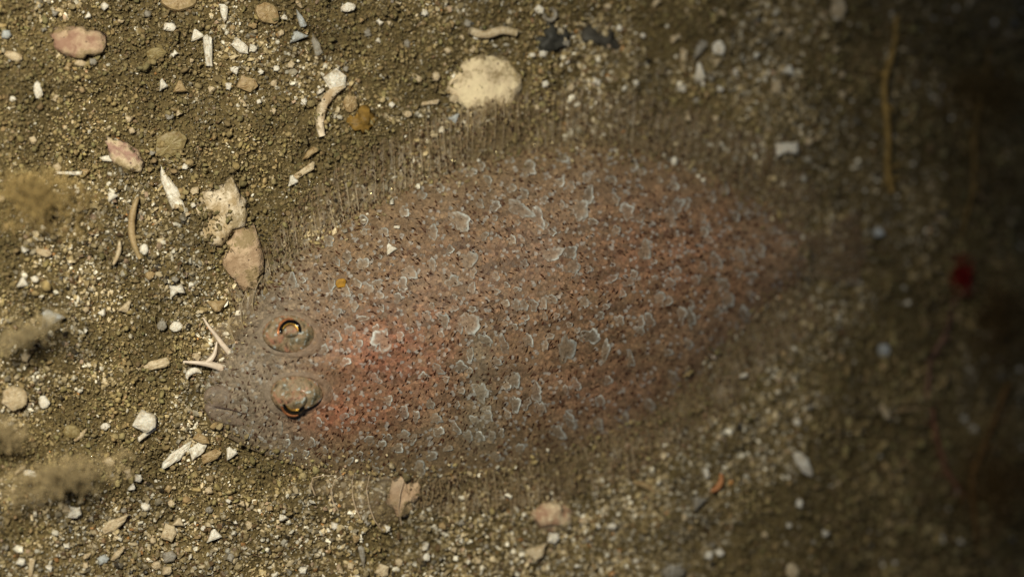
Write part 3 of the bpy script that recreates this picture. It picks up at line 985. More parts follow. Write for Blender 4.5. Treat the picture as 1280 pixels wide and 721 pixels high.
def fin(name, label, x0, x1, base, tip, step, lean, seed, up):
    r = np.random.default_rng(seed)
    rx = [x0]
    while rx[-1] < x1: rx.append(rx[-1] + step * r.uniform(0.85, 1.15))
    rx = np.array(rx)
    nu = int((x1 - x0) / 2.2); nv = 9
    X0 = np.linspace(x0, x1, nu); T = np.linspace(0, 1, nv)
    ph = np.interp(X0, rx, np.arange(len(rx)))
    sc_ = 0.82 + 0.10 * np.abs(np.cos(math.pi * ph)) + 0.30 * (fbm(X0 / 23, X0 * 0, seed) - 0.5)

    def pos(x, t, k, extra):
        b = base(x); e = tip(x)
        yy = b + (e - b) * t * k
        xx = x + lean(x) * t + 2.0 * np.sin(t * 2.4 + x * 0.05)
        g = on_bed(xx, yy)
        hb = fish_h(x, np.clip(b, TOPY(x) + 2, BOTY(x) - 2))
        gz_ = g[..., 2] / U
        w = sstep(0.0, 0.55, t)
        z = hb * (1 - w) + np.maximum(gz_, -drop(xx) - 4) * w + ((2.4 if up else 4.0) + 8 * np.exp(-((xx - 612) / 42) ** 2) * (yy < 200)) * w + extra
        return P(xx, yy, z * U)
    XX, TT = np.meshgrid(X0, T, indexing='ij')
    rip = 1.6 * np.cos(2 * math.pi * ph)[:, None] * TT
    v_ = pos(XX, TT, sc_[:, None], rip).reshape(-1, 3)
    fn = part(name, v_, gridfaces(nu, nv), M.fin if name != 'tail_fin' else M.tailskin)
    if label: fn['label'] = label
    m_ = int((x1 - x0) * 3.2)
    qx = r.uniform(x0, x1, m_); qt = r.uniform(0, 1.0, m_) ** 1.25 * 0.95
    ctr = pos(qx, qt, np.full(m_, 0.92), 2.4 + r.uniform(0, 1.5, m_))
    dv = OCT[None] * np.array([0.8, 1.5, 0.6]) * (r.uniform(0.6, 1.9, (m_, 1, 1)) * U) * (1 + r.normal(0, 0.2, (m_, 6, 1)))
    cc = np.where((r.random(m_) < 0.38)[:, None], lin(np.array([56, 38, 24])) * r.uniform(0.6, 1.8, (m_, 1)),
                  skin_col(qx, base(qx)) * r.uniform(0.8, 1.5, (m_, 1)))
    tag(part('fin_specks', (ctr[:, None] + dv).reshape(-1, 3), (OCTF[None] + (np.arange(m_) * 6)[:, None, None]).reshape(-1, 3), M.scale, fn, np.repeat(cc, 6, 0), False), kind='stuff')
    t = np.linspace(0.02, 1.0, 9)
    for x in rx:
        if r.random() < 0.22: continue
        x = x + r.normal(0, 1.6)
        k = r.uniform(0.62, 1.04)
        pts = pos(np.full(9, x), t, k, 2.2 * np.ones(9) * (0.4 + t))
        vv, ff = tube(pts, np.linspace(1.2, 0.45, 9) * U * r.uniform(0.6, 1.2), 5)
        part('fin_ray', vv, ff, M.ray, fn)
    return fn


fin('dorsal_fin', 'see-through fringe of fin along the upper edge of the body', 300, 1002, lambda x: TOPY(x) + 5, DTOP, 10.6,
    lambda x: np.interp(x, [300, 450, 700, 1000], [-14, -7, 4, 26]), 51, True)
fin('anal_fin', 'see-through fringe of fin along the lower edge of the body', 512, 1000, lambda x: BOTY(x) - 5, ABOT, 10.6,
    lambda x: np.interp(x, [500, 700, 1000], [-4, 6, 26]), 52, False)

# tail fin
def tail():
    n, m = 60, 12
    a = np.radians(np.linspace(22, -16, n)); t = np.linspace(0, 1, m)
    A, T = np.meshgrid(a, t, indexing='ij')
    def pos(A, T, ex):
        L = 80 * (1 - 0.10 * np.abs(np.sin(A * 9)))
        r0 = 70.0
        x = 935 + (r0 + L * T) * np.cos(A); y = 326 - (r0 + L * T) * np.sin(A) - 10 * T
        return P(x, y, (9 - drop(x) * 1.0 + 2.5 * np.cos(A * 60) * T + ex) * U)
    fn = part('tail_fin', pos(A, T, 0).reshape(-1, 3), gridfaces(n, m), M.tailskin)
    for q in np.radians(np.linspace(21, -15, 15)):
        pts = pos(np.full(8, q), np.linspace(0, 1, 8), 1.8)
        vv, ff = tube(pts, np.linspace(1.3, 0.5, 8) * U, 5)
        part('fin_ray', vv, ff, M.ray, fn)
    fn['label'] = 'dark reddish brown tail fin fading into shadow'


tail()

# pelvic fin on the lower flank: clear skin held by four bowed pale rays
def pelvic():
    rays = [[(418, 594), (404, 594), (391, 597), (389, 606), (394, 619)],
            [(428, 594), (418, 600), (414, 613), (416, 626), (423, 638)],
            [(442, 592), (440, 606), (441, 622), (445, 636), (451, 648)],
            [(462, 594), (458, 612), (462, 634), (468, 650), (478, 663)],
            [(505, 598), (500, 616), (498, 634), (500, 646), (502, 656)]]
    R_ = []
    for q in rays:
        q = np.array(q, float); tt = np.linspace(0, len(q) - 1, 13)
        R_.append(np.stack([np.interp(tt, np.arange(len(q)), q[:, 0]), np.interp(tt, np.arange(len(q)), q[:, 1])], -1))
    R_ = np.array(R_)
    k = np.linspace(0, len(rays) - 1, 49)
    i0 = np.minimum(k.astype(int), len(rays) - 2); fr = (k - i0)[:, None, None]
    G = R_[i0] * (1 - fr) + R_[i0 + 1] * fr
    sag = np.sin(math.pi * (k - i0))
    tv_ = np.linspace(0, 1, 13)
    G[:, :, 1] -= (sag[:, None] * tv_[None] ** 3) * 9
    def z_of(g, ex):
        b = on_bed(g[..., 0], g[..., 1])
        w = tv_ if g.ndim == 2 else np.broadcast_to(tv_, g.shape[:2])
        return (b[..., 2] / U) + 9 + 6 * (1 - w) + ex
    v_ = P(G[..., 0], G[..., 1], (z_of(G, 0) - 3.0 * sag[:, None]) * U).reshape(-1, 3)
    fn = part('pelvic_fin', v_, gridfaces(49, 13), M.pelvic)
    fn['label'] = 'small clear fin with bowed pale rays on the lower flank'
    for q in R_:
        vv, ff = tube(P(q[:, 0], q[:, 1], (z_of(q, 1.2)) * U), np.linspace(0.4, 1.0, 13) * U, 6)
        part('fin_ray', vv, ff, M.pelray, fn)


pelvic()

# the first, horn-like white rays at the snout with a scrap of web between them
def crest():
    sp = [([(284, 464), (276, 459), (263, 455), (246, 453), (229, 452)], [6, 6, 5.0, 3.2, 1.6]),
          ([(256, 454), (263, 450), (268, 443), (270, 435), (271, 427)], [2.4, 4.4, 3.6, 2.4, 1.0]),
          ([(292, 446), (279, 432), (270, 419), (262, 410), (254, 397)], [5.0, 4.2, 3.2, 2.4, 1.4]),
          ([(300, 440), (292, 424), (286, 408), (287, 396), (286, 386)], [1.8, 1.5, 1.2, 0.9, 0.5]),
          ([(310, 424), (303, 408), (300, 392), (302, 378), (307, 368)], [1.6, 1.3, 1.0, 0.8, 0.5]),
          ([(322, 404), (316, 388), (315, 374), (320, 358), (327, 346)], [1.6, 1.3, 1.0, 0.8, 0.5])]
    P3 = []
    for q, r in sp:
        q = np.array(q, float); tt = np.linspace(0, 4, 15)
        X = np.interp(tt, range(5), q[:, 0]); Y = np.interp(tt, range(5), q[:, 1]); R_ = np.interp(tt, range(5), r)
        k = np.ones(3) / 3
        for _ in range(2):
            X[1:-1] = np.convolve(X, k, 'valid'); Y[1:-1] = np.convolve(Y, k, 'valid')
        Z = np.interp(tt, [0, 1.5, 4], [13, 17, 16]) if len(P3) != 1 else np.interp(tt, [0, 4], [18, 17])
        P3.append((X, Y, Z, R_))
    rows = []
    for X, Y, Z, R_ in P3:
        rows.append(P(X[:11], Y[:11], (Z[:11] - 0.5) * U))
    v_ = np.stack(rows, 0)
    fine = []
    for i_ in range(len(rows) - 1):
        for s in np.linspace(0, 1, 5)[:-1]:
            g = v_[i_] * (1 - s) + v_[i_ + 1] * s; g[:, 2] -= 3 * U * math.sin(math.pi * s); fine.append(g)
    fine.append(v_[-1])
    fn = part('crest_web', np.concatenate(fine), gridfaces(len(fine), 11), M.web)
    fn['label'] = 'clear web between the first fin rays at the snout'
    for n_, (X, Y, Z, R_) in enumerate(P3):
        vv, ff = tube(P(X, Y, Z * U), R_ * U * 0.8, 8)
        part('fin_ray', vv, ff, M.horn if n_ < 3 else M.ray, fn)


crest()


def flecks():
    r = np.random.default_rng(77)
    n = 520
    x = r.uniform(320, 690, n); y = TOPY(x) - np.abs(r.normal(2, 8, n))
    m = 60
    x = np.concatenate([x, r.uniform(720, 800, m), r.uniform(285, 330, 70)]); y = np.concatenate([y, BOTY(x[n:n + m]) + np.abs(r.normal(6, 8, m)), r.uniform(350, 450, 70)])
    n = len(x)
    p = P(x, y, (fish_h(x, np.clip(y, TOPY(x), BOTY(x))) + r.uniform(3, 9, n)) * U)
    v_ = OCT[None] * (r.uniform(0.35, 1.0, (n, 1, 1)) * U) * np.array([1, 0.7, 0.5])
    v_ = np.einsum('nij,nkj->nki', rand_rot(n, r), v_) + p[:, None]
    fk = part('flecks', v_.reshape(-1, 3), (OCTF[None] + (np.arange(n) * 6)[:, None, None]).reshape(-1, 3), M.fleck, None, None, False)
    tag(fk, kind='stuff')


flecks()

# ------------------------------------------------------------------ shells, stones and chips lying on the bed
CW = {'white': (234, 228, 214), 'cream': (204, 186, 154), 'tan': (172, 148, 108), 'grey': (152, 146, 134), 'blue': (180, 184, 184),
      'pink': (216, 164, 140), 'olive': (150, 134, 92), 'dark': (44, 44, 46), 'orange': (196, 134, 84), 'amber': (168, 124, 44)}


def outline(kind, r):
    """closed outline in a -0.5..0.5 box"""
    if kind == 'shard': c = [(-0.5, -0.12), (-0.1, -0.42), (0.35, -0.2), (0.5, 0.06), (0.3, 0.2), (-0.1, 0.46), (-0.44, 0.28)]
    elif kind == 'blade': c = [(-0.5, 0.0), (-0.2, -0.36), (0.4, -0.5), (0.5, -0.2), (0.46, 0.42), (0.0, 0.36)]
    elif kind == 'tri': c = [(-0.5, -0.4), (0.48, -0.28), (0.1, 0.5), (-0.12, 0.44)]
    elif kind == 'quad': c = [(-0.48, -0.36), (0.2, -0.5), (0.5, -0.1), (0.36, 0.44), (-0.34, 0.5)]
    elif kind == 'bow': c = [(-0.5, -0.4), (0.0, -0.24), (0.44, -0.46), (0.5, 0.3), (0.1, 0.28), (-0.36, 0.5)]
    elif kind == 'needle': c = [(-0.5, -0.3), (0.4, -0.5), (0.5, 0.1), (0.42, 0.5), (-0.46, 0.4)]
    else:
        c = [(0.5 * math.cos(a), 0.5 * math.sin(a)) for a in np.linspace(0, 2 * math.pi, 12, endpoint=False)]
    c = np.array(c, float) + r.normal(0, 0.035, (len(c), 2))
    out = []
    for a, b in zip(c, np.roll(c, -1, 0)):
        for s in (0, 0.34, 0.67) if kind != 'oval' else (0, 0.5):
            out.append(a * (1 - s) + b * s)
    out = np.array(out)
    return out + r.normal(0, 0.014, out.shape)


def plate_mesh(kind, L, W, T, dome, r):
    o_ = outline(kind, r) * np.array([L, W]); n = len(o_); cen = o_.mean(0)
    rings = []
    for k, z in ((0.90, -0.2), (1.0, 0.35), (0.95, 0.85), (0.7, 1.0), (0.35, 1.0)):
        q = cen + (o_ - cen) * k
        zz = z * T + dome * (1 - k * k) + r.normal(0, 0.05 * T, n) + 0.10 * W * (q[:, 1] / W) * (1 if z > 0 else 1)
        rings.append(np.column_stack([q, zz]))
    v_ = np.concatenate(rings + [[[cen[0], cen[1], T + dome]], [[cen[0], cen[1], -0.2 * T]]])
    f_ = []
    for k in range(4):
        for a in range(n):
            b = (a + 1) % n
            f_ += [[k * n + a, k * n + b, (k + 1) * n + b], [k * n + a, (k + 1) * n + b, (k + 1) * n + a]]
    for a in range(n):
        b = (a + 1) % n
        f_ += [[4 * n + a, 4 * n + b, 5 * n], [b, a, 5 * n + 1]]
    return v_ * U, np.array(f_)


def strip_mesh(L, W, T, bend, r, taper=0.6, wav=0.0):
    """curved band (worm tube, shell rim): swept ellipse along an arc"""
    n = 14; t = np.linspace(-1, 1, n)
    if abs(bend) > 0.01:
        a = t * bend; R_ = L / 2 / bend if bend else 1
        x = R_ * np.sin(a); y = R_ * (1 - np.cos(a))
        y -= y.mean()
    else:
        x, y = t * L / 2, t * 0
    y = y + wav * np.sin(t * 4.0) + r.normal(0, 0.02 * W, n)
    w = W / 2 * (1 - taper * t ** 2) * (1 + r.normal(0, 0.05, n))
    tx, ty = np.gradient(x), np.gradient(y); q = np.hypot(tx, ty); nx, ny = -ty / q, tx / q
    s = 8; rows = []
    for k in range(s):
        c, z = math.cos(2 * math.pi * k / s), math.sin(2 * math.pi * k / s)
        rows.append(np.stack([x + nx * w * c, y + ny * w * c, (z * 0.5 + 0.4) * T * (0.6 + 0.4 * w / W * 2)], -1))
    v_ = np.stack(rows, 1).reshape(-1, 3)
    f_ = gridfaces(n, s, True)
    tri = np.concatenate([f_[:, [0, 1, 2]], f_[:, [0, 2, 3]]])
    v_ = np.concatenate([v_, [rows and v_[:s].mean(0)], [v_[-s:].mean(0)]])
    caps = [[(k + 1) % s, k, n * s] for k in range(s)] + [[(n - 1) * s + k, (n - 1) * s + (k + 1) % s, n * s + 1] for k in range(s)]
    return v_ * U, np.concatenate([tri, np.array(caps)])


def blob_mesh(L, W, T, r, rough=0.5, sub=3):
    q = (ICO3 if sub == 3 else ICO2).copy(); s = r.integers(0, 90)
    nn = fbm(q[:, 0] * 1.3 + s, q[:, 1] * 1.3 + q[:, 2] * 1.7 + s, int(s)); n2 = fbm(q[:, 0] * 4 + s, q[:, 1] * 4 + q[:, 2] * 3, int(s) + 7)
    q = q * (1 + 2.6 * rough * (nn - 0.5) + 1.1 * rough * (n2 - 0.5))[:, None]
    n3 = fbm(q[:, 0] * 9 + s, q[:, 1] * 9 + q[:, 2] * 7, int(s) + 9)
    q = q * (1 + 0.3 * rough * (n3 - 0.5))[:, None]
    return q * np.array([L / 2, W / 2, T / 2]) * U, (ICO3F if sub == 3 else ICO2F)


def put(name, vf, mat, x, y, ang, colour, label, cat, group=None, lift=3.0, tilt=None, r=None, base=None):
    me = raw_mesh(name, vf[0], vf[1], False) if not isinstance(vf, bpy.types.Mesh) else vf
    if not isinstance(vf, bpy.types.Mesh) and name not in ('shell_fragment', 'shell_chip', 'shell_shard'):
        me.polygons.foreach_set('use_smooth', np.ones(len(me.polygons), bool))
    if base is None:
        p = on_bed(np.array([float(x)]), np.array([float(y)]), lift)[0]
    else:
        p = P(np.array([float(x)]), np.array([float(y)]), base * U)[0]
    o_ = link(name, me, mat, None, p)
    tx, ty = tilt if tilt else (0, 0)
    o_.rotation_euler = (math.radians(tx), math.radians(ty), math.radians(ang))
    c = CW[colour] if isinstance(colour, str) else colour
    o_.color = rgba(c)
    tag(o_, label, cat, group)
    return o_


r7 = np.random.default_rng(7)
# name, kind, x, y, length, width, angle, colour, label
PIECES = [
    ('shell_fragment', 'tan', 'oval', 225, 1, 46, 26, 5, 'tan shell piece cut by the top edge of the picture'),
    ('shell_chip', 'white', 'blade', 280, 18, 24, 12, 95, 'upright white shell chip left of the tan oval at the top edge'),
    ('shell_chip', 'white', 'quad', 212, 35, 16, 11, 0, 'small white chip just below the tan shell at the top edge'),
    ('shell_chip', 'white', 'tri', 247, 45, 20, 16, 20, 'white chip resting on the head of a thin upright splinter'),
    ('shell_shard', 'white', 'needle', 260, 64, 40, 11, 95, 'thin upright white splinter below a white chip, upper left'),
    ('shell_chip', 'white', 'quad', 300, 58, 26, 14, -35, 'slanting cream white chip right of the thin upright splinter'),
    ('shell_chip', 'white', 'tri', 203, 106, 12, 14, 20, 'small white triangle above the tan flake, upper left sand'),
    ('shell_fragment', 'olive', 'oval', 195, 67, 24, 16, 10, 'olive tan rounded flake left of the upright white splinter'),
    ('shell_fragment', 'tan', 'tri', 225, 108, 18, 16, 0, 'small tan three-sided flake beside the white triangle'),
    ('shell_fragment', 'tan', 'quad', 309, 105, 28, 18, -10, 'tan flat flake above the silty hollow, upper left'),
    ('shell_chip', 'white', 'oval', 47, 113, 11, 21, 10, 'blurred white upright chip alone at the far left'),
    ('shell_chip', 'cream', 'oval', 17, 71, 22, 12, -20, 'blurred cream chip near the upper left edge'),
    ('shell_chip', 'blue', 'quad', 8, 44, 12, 10, 0, 'blurred bluish white chip touching the upper left edge'),
    ('shell_chip', 'cream', 'oval', 100, 80, 15, 8, 0, 'small cream chip under the pink pebble'),
    ('shell_chip', 'white', 'blade', 134, 198, 20, 9, 0, 'flat white sliver at the left of the mauve shell scrap'),
    ('shell_fragment', 'olive', 'oval', 213, 180, 42, 32, 30, 'translucent olive flake right of the mauve shell scrap'),
    ('shell_shard', 'white', 'needle', 86, 217, 34, 5, 0, 'white needle lying flat above the brown tuft at the left'),
    ('shell_shard', 'white', 'blade', 213, 236, 60, 17, -68, 'long white shard pointing up left, left of the speckled shell'),
    ('shell_fragment', 'tan', 'oval', 333, 17, 33, 25, -35, 'tan oval shell piece near the top edge'),
    ('shell_chip', 'blue', 'blade', 375, 23, 22, 9, -65, 'bluish white sliver right of the tan oval at the top'),
    ('shell_chip', 'white', 'oval', 435, 10, 20, 11, 15, 'white chip close to the top edge, above the silty patch'),
    ('shell_chip', 'blue', 'tri', 372, 46, 24, 14, 15, 'pale bluish chip below the bluish white sliver'),
    ('shell_fragment', 'grey', 'blade', 395, 55, 30, 12, -70, 'grey tan leaf-shaped flake right of the pale bluish chip'),
    ('shell_fragment', 'white', 'quad', 420, 103, 29, 28, 40, 'white grey lumpy shell piece above the curved tan shell strip'),
    ('shell_fragment', 'tan', 'oval', 437, 130, 18, 23, 20, 'small tan fan-shaped shell right of the curved strip'),
    ('shell_shard', 'cream', 'needle', 380, 215, 34, 9, 33, 'white splinter leaning on a white triangle above the fish'),
    ('shell_chip', 'white', 'tri', 366, 225, 16, 15, 15, 'white triangle at the lower end of a leaning splinter'),
    ('shell_fragment', 'tan', 'blade', 386, 192, 24, 9, 40, 'brownish blade above the leaning white splinter'),
    ('shell_shard', 'cream', 'needle', 538, 129, 22, 6, 8, 'thin cream stick left of the big white shell'),
    ('shell_chip', 'cream', 'blade', 520, 97, 17, 8, -40, 'cream sliver up left of the big white shell'),
    ('shell_chip', 'cream', 'quad', 545, 97, 11, 11, 10, 'small cream chip touching dark grain left of the big shell'),
    ('shell_chip', 'cream', 'oval', 510, 143, 11, 8, 0, 'small cream oval grain below the cream sliver'),
    ('shell_chip', 'blue', 'tri', 568, 148, 13, 15, -40, 'pale triangular chip at the lower left of the big white shell'),
    ('shell_chip', 'white', 'quad', 673, 13, 13, 10, -30, 'white chip beside the grey ring at the top edge'),
    ('shell_chip', 'cream', 'blade', 818, 5, 18, 9, 45, 'cream sliver at the top edge above the tail end'),
    ('shell_chip', 'white', 'oval', 898, 61, 18, 20, 0, 'rounded white chip, upper right of the fish'),
    ('shell_shard', 'white', 'tri', 875, 91, 14, 30, 5, 'upright white triangle below the rounded white chip'),
    ('shell_shard', 'cream', 'needle', 854, 71, 24, 10, 95, 'upright cream splinter left of the white triangle'),
    ('shell_chip', 'cream', 'bow', 843, 48, 16, 10, 30, 'small cream chip above the upright cream splinter'),
    ('shell_fragment', 'grey', 'blade', 873, 63, 28, 12, 60, 'grey flake between the cream splinter and the rounded chip'),
    ('shell_fragment', 'cream', 'quad', 1047, 11, 22, 32, 5, 'large blurred cream shell piece at the upper right edge'),
    ('shell_chip', 'white', 'tri', 984, 89, 20, 14, -15, 'blurred white chip, upper one of a pair right of the fin'),
    ('shell_chip', 'cream', 'quad', 970, 109, 14, 20, 5, 'blurred cream chip, lower one of a pair right of the fin'),
    ('shell_fragment', 'white', 'bow', 983, 187, 30, 20, 10, 'white knobbly chip above the tail, beside the olive patch'),
    ('shell_chip', 'cream', 'oval', 1010, 177, 11, 11, 0, 'small round cream chip right of the knobbly one above the tail'),
    ('shell_chip', 'white', 'tri', 140, 246, 15, 11, 30, 'white chip above the head of the curved tan strip'),
    ('shell_chip', 'white', 'oval', 180, 312, 11, 13, 0, 'white round chip right of the lower end of the curved tan strip'),
    ('shell_chip', 'cream', 'oval', 55, 316, 20, 9, -15, 'cream oval chip below the brown tuft at the left'),
    ('shell_chip', 'white', 'tri', 28, 353, 15, 14, 0, 'white triangle near the left edge, halfway down'),
    ('shell_fragment', 'blue', 'tri', 62, 397, 34, 24, 25, 'pale grey triangular flake under the slanting wisp at the left'),
    ('shell_chip', 'cream', 'tri', 157, 383, 13, 22, -30, 'cream three-cornered chip midway between left edge and the snout'),
    ('shell_chip', 'white', 'bow', 221, 361, 19, 17, 20, 'white bow-shaped chip up left of the snout'),
    ('shell_fragment', 'cream', 'blade', 190, 456, 44, 14, 12, 'flat cream flake left of the white horn at the snout'),
    ('shell_chip', 'grey', 'oval', 202, 406, 12, 13, 0, 'round grey grain left of the white oval chip by the snout'),
    ('shell_chip', 'white', 'oval', 220, 408, 17, 12, 10, 'white oval chip beside a round grey grain left of the snout'),
    ('shell_fragment', 'tan', 'tri', 271, 382, 29, 16, 180, 'tan downward triangle just above the white horns'),
    ('shell_fragment', 'cream', 'oval', 18, 497, 30, 29, 0, 'cream rounded shell at the left edge below the middle'),
    ('shell_chip', 'white', 'oval', 55, 503, 13, 17, 15, 'bright white grain right of the cream rounded shell, left edge'),
    ('shell_fragment', 'white', 'quad', 182, 526, 30, 28, -20, 'bulging white shell with a shard under it, left of the jaw'),
    ('shell_shard', 'white', 'needle', 184, 541, 30, 7, 38, 'thin white shard under the bulging white shell'),
    ('shell_shard', 'white', 'shard', 222, 567, 54, 17, 42, 'long white pointed shard below the jaw'),
    ('shell_fragment', 'white', 'quad', 247, 563, 26, 15, 38, 'cream white chip right of the long pointed shard'),
    ('shell_fragment', 'tan', 'quad', 264, 569, 27, 13, 30, 'tan oblong flake between two white chips below the jaw'),
    ('shell_chip', 'white', 'tri', 288, 566, 15, 15, 25, 'small white triangle right of the tan oblong flake'),
    ('shell_fragment', 'tan', 'quad', 252, 548, 20, 12, -25, 'small tan square flake tight under the jaw tip'),
    ('shell_shard', 'cream', 'shard', 144, 654, 36, 16, 35, 'bowed white shard in the lower left sand'),
    ('shell_fragment', 'cream', 'quad', 211, 665, 20, 22, -10, 'cream square shell piece in the lower left sand'),
    ('shell_chip', 'white', 'tri', 267, 669, 20, 14, 10, 'white triangular chip right of the cream square piece'),
    ('shell_fragment', 'cream', 'tri', 222, 652, 16, 12, -10, 'cream flake touching the top of the cream square piece'),
    ('shell_chip', 'white', 'oval', 38, 592, 17, 10, -10, 'white oval chip on the edge of the long silty wisp'),
    ('shell_shard', 'cream', 'needle', 25, 588, 16, 5, 40, 'thin cream stick beside the white oval chip on the left'),
    ('shell_chip', 'white', 'quad', 93, 640, 17, 14, 0, 'white square chip below the long silty wisp'),
    ('shell_fragment', 'cream', 'shard', 102, 543, 24, 8, 45, 'pale bowed sliver beside a greenish grain, lower left'),
    ('shell_chip', 'olive', 'oval', 90, 538, 22, 18, 0, 'greenish round grain beside a pale bowed sliver'),
    ('shell_chip', 'white', 'oval', 131, 533, 12, 9, 20, 'small white grain left of the bulging white shell'),
    ('shell_fragment', 'cream', 'quad', 137, 577, 14, 11, -40, 'orange cream chip below the white grain, lower left'),
    ('shell_chip', 'white', 'quad', 173, 597, 10, 11, 0, 'tiny bright white chip below the pointed shard'),
    ('shell_shard', 'cream', 'needle', 40, 708, 24, 7, 85, 'upright cream stick at the bottom left corner'),
    ('shell_chip', 'blue', 'quad', 128, 699, 15, 11, 30, 'bluish white chip near the bottom edge, lower left'),
    ('shell_fragment', 'cream', 'shard', 148, 690, 24, 9, 50, 'cream sliver right of the bluish white chip at the bottom'),
    ('shell_fragment', 'grey', 'quad', 211, 695, 19, 14, 20, 'grey blocky grain under the cream square piece'),
    ('shell_fragment', 'cream', 'quad', 478, 713, 17, 16, -20, 'cream rounded block at the bottom edge below the fish'),
    ('shell_shard', 'grey', 'blade', 453, 695, 28, 8, 100, 'thin grey upright flake left of the cream block at the bottom'),
    ('shell_fragment', 'cream', 'tri', 670, 689, 32, 20, 195, 'cream downward triangle below the orange pink pebble'),
    ('shell_chip', 'white', 'quad', 691, 672, 16, 13, 0, 'white chip between the orange pink pebble and the cream triangle'),
    ('shell_chip', 'white', 'oval', 765, 657, 12, 8, -10, 'white oval grain right of the orange pink pebble'),
    ('shell_fragment', 'grey', 'tri', 871, 627, 26, 16, 35, 'grey triangular flake below the rear of the fish'),
    ('shell_fragment', 'white', 'shard', 1003, 579, 40, 22, -50, 'bright bent white shell below the tail'),
    ('shell_shard', 'cream', 'needle', 1105, 514, 24, 9, -55, 'slanting white splinter in the dark lower right'),
    ('shell_shard', 'tan', 'bow', 1135, 512, 40, 9, 4, 'blurred tan stick right of the slanting white splinter'),
    ('shell_chip', 'blue', 'oval', 1104, 437, 17, 17, 0, 'blurred round bluish grain below the tail in the dark'),
    ('shell_chip', 'blue', 'oval', 1097, 291, 17, 12, 0, 'blurred white grain just beyond the tail fin'),
    ('shell_fragment', 'cream', 'oval', 990, 713, 16, 24, 10, 'blurred cream chip at the bottom edge, lower right'),
    ('shell_fragment', 'grey', 'oval', 840, 714, 34, 20, 0, 'pale grey blurred mound at the bottom edge'),
    ('shell_chip', 'white', 'oval', 885, 693, 10, 11, 0, 'small white grain right of the grey mound at the bottom'),
    ('shell_chip', 'white', 'quad', 882, 591, 8, 14, 20, 'small white upright chip above the orange curl'),
]
for (nm, colr, kind, x, y, L, W, a, lab) in PIECES:
    T = min(9, max(4.0, 0.28 * min(L, W) + 2)); dm = r7.uniform(0.5, 2.2)
    vf = plate_mesh(kind, L, W, T, dm, r7)
    put(nm, vf, M.shell, x, y, a, colr, lab, 'shell', 'shell pieces strewn on the sand', lift=4.0, tilt=(r7.uniform(-14, 14), r7.uniform(-12, 12)))

# larger single things
put('big_shell', blob_mesh(80, 74, 16, r7, 0.6), M.encrusted, 610, 115, -10, (232, 212, 172), 'big rounded cream white shell poking out behind the upper fin', 'shell', lift=1)
put('speckled_shell', blob_mesh(56, 66, 20, r7, 0.6), M.speckled, 281, 262, 20, (176, 152, 114), 'flat cream shell peppered with dark holes, above the head', 'shell', lift=1)
put('knobbly_shell', blob_mesh(40, 72, 20, r7, 0.7), M.knobbly, 303, 328, 12, (156, 128, 98), 'knobbly pinkish tan lump between speckled shell and head', 'shell', lift=0)
put('pink_pebble', blob_mesh(58, 40, 26, r7, 0.5), M.knobbly, 100, 53, -12, (156, 120, 98), 'blurred pink pebble with white spots, upper left', 'pebble', lift=4)
put('encrusted_pebble', blob_mesh(44, 38, 30, r7, 0.5), M.encrusted, 692, 645, 0, (168, 132, 104), 'orange pink encrusted pebble under the lower fin', 'pebble', lift=3)
put('mauve_shell', blob_mesh(46, 24, 14, r7, 0.7), M.encrusted, 151, 191, -35, (166, 130, 112), 'mauve shell scrap with dark lines, upper left', 'shell', lift=3)
put('dark_stone', blob_mesh(36, 30, 18, r7, 0.8), M.stone, 690, 50, 20, (62, 60, 54), 'dark grey stone near the top edge, right of the big shell', 'stone', lift=1)
put('dark_stone', blob_mesh(46, 28, 16, r7, 0.9), M.stone, 752, 47, 0, (70, 66, 58), 'wider dark grey stone right of the other dark stone', 'stone', lift=0)
put('amber_lump', blob_mesh(26, 24, 14, r7, 1.0), M.stone, 456, 150, 0, (132, 102, 48), 'mustard yellow lump above the fin of the fish', 'lump', lift=2)
put('buried_shell', blob_mesh(30, 42, 14, r7, 0.9), M.knobbly, 506, 617, -15, (172, 142, 112), 'pinkish cream shell showing beside the small clear fin', 'shell', lift=2)
put('shell_strip', strip_mesh(74, 13, 6, 0.75, r7, 0.35), M.speckled, 408, 136, -112, (178, 152, 116), 'curved tan shell strip above the upper fin', 'shell', lift=5)
put('shell_strip', strip_mesh(78, 9, 7, 0.5, r7, 0.5), M.shell, 168, 285, -88, 'tan', 'thin curved tan strip standing upright left of the fish', 'shell', lift=7)
put('shell_strip', strip_mesh(30, 6, 6, 0.3, r7, 0.5), M.shell, 147, 316, 75, 'cream', 'short pale strip left of the thin curved tan strip', 'shell', lift=6)
put('shell_crescent', strip_mesh(24, 9, 6, 1.25, r7, 0.85), M.shell, 241, 466, 205, 'white', 'white crescent just under the long white horn', 'shell', lift=6)
put('shell_strip', strip_mesh(34, 8, 6, -0.4, r7, 0.5), M.shell, 805, 607, -24, 'tan', 'bent tan strip below the lower fin', 'shell', lift=6)
put('shell_strip', strip_mesh(30, 8, 6, 0.9, r7, 0.6), M.shell, 897, 604, 60, 'orange', 'orange curl of shell below the rear of the fish', 'shell', lift=6)
put('coral_twig', strip_mesh(60, 11, 8, 0.08, r7, 0.1, 2.5), M.shell, 616, 41, 2, 'cream', 'white knobbly twig near the top edge', 'coral', lift=7)
put('shell_ring', strip_mesh(34, 6, 6, 2.3, r7, 0.1), M.shell, 688, 20, 40, 'grey', 'grey ring-shaped scrap at the top edge', 'shell', lift=6)
put('sand_flake', plate_mesh('tri', 16, 14, 3, 0.5, r7), M.shell, 488, 311, 30, 'white', 'white flake lying on the back of the fish', 'flake',
    base=float(fish_h(np.array([488.0]), np.array([311.0]))[0]) + 3)
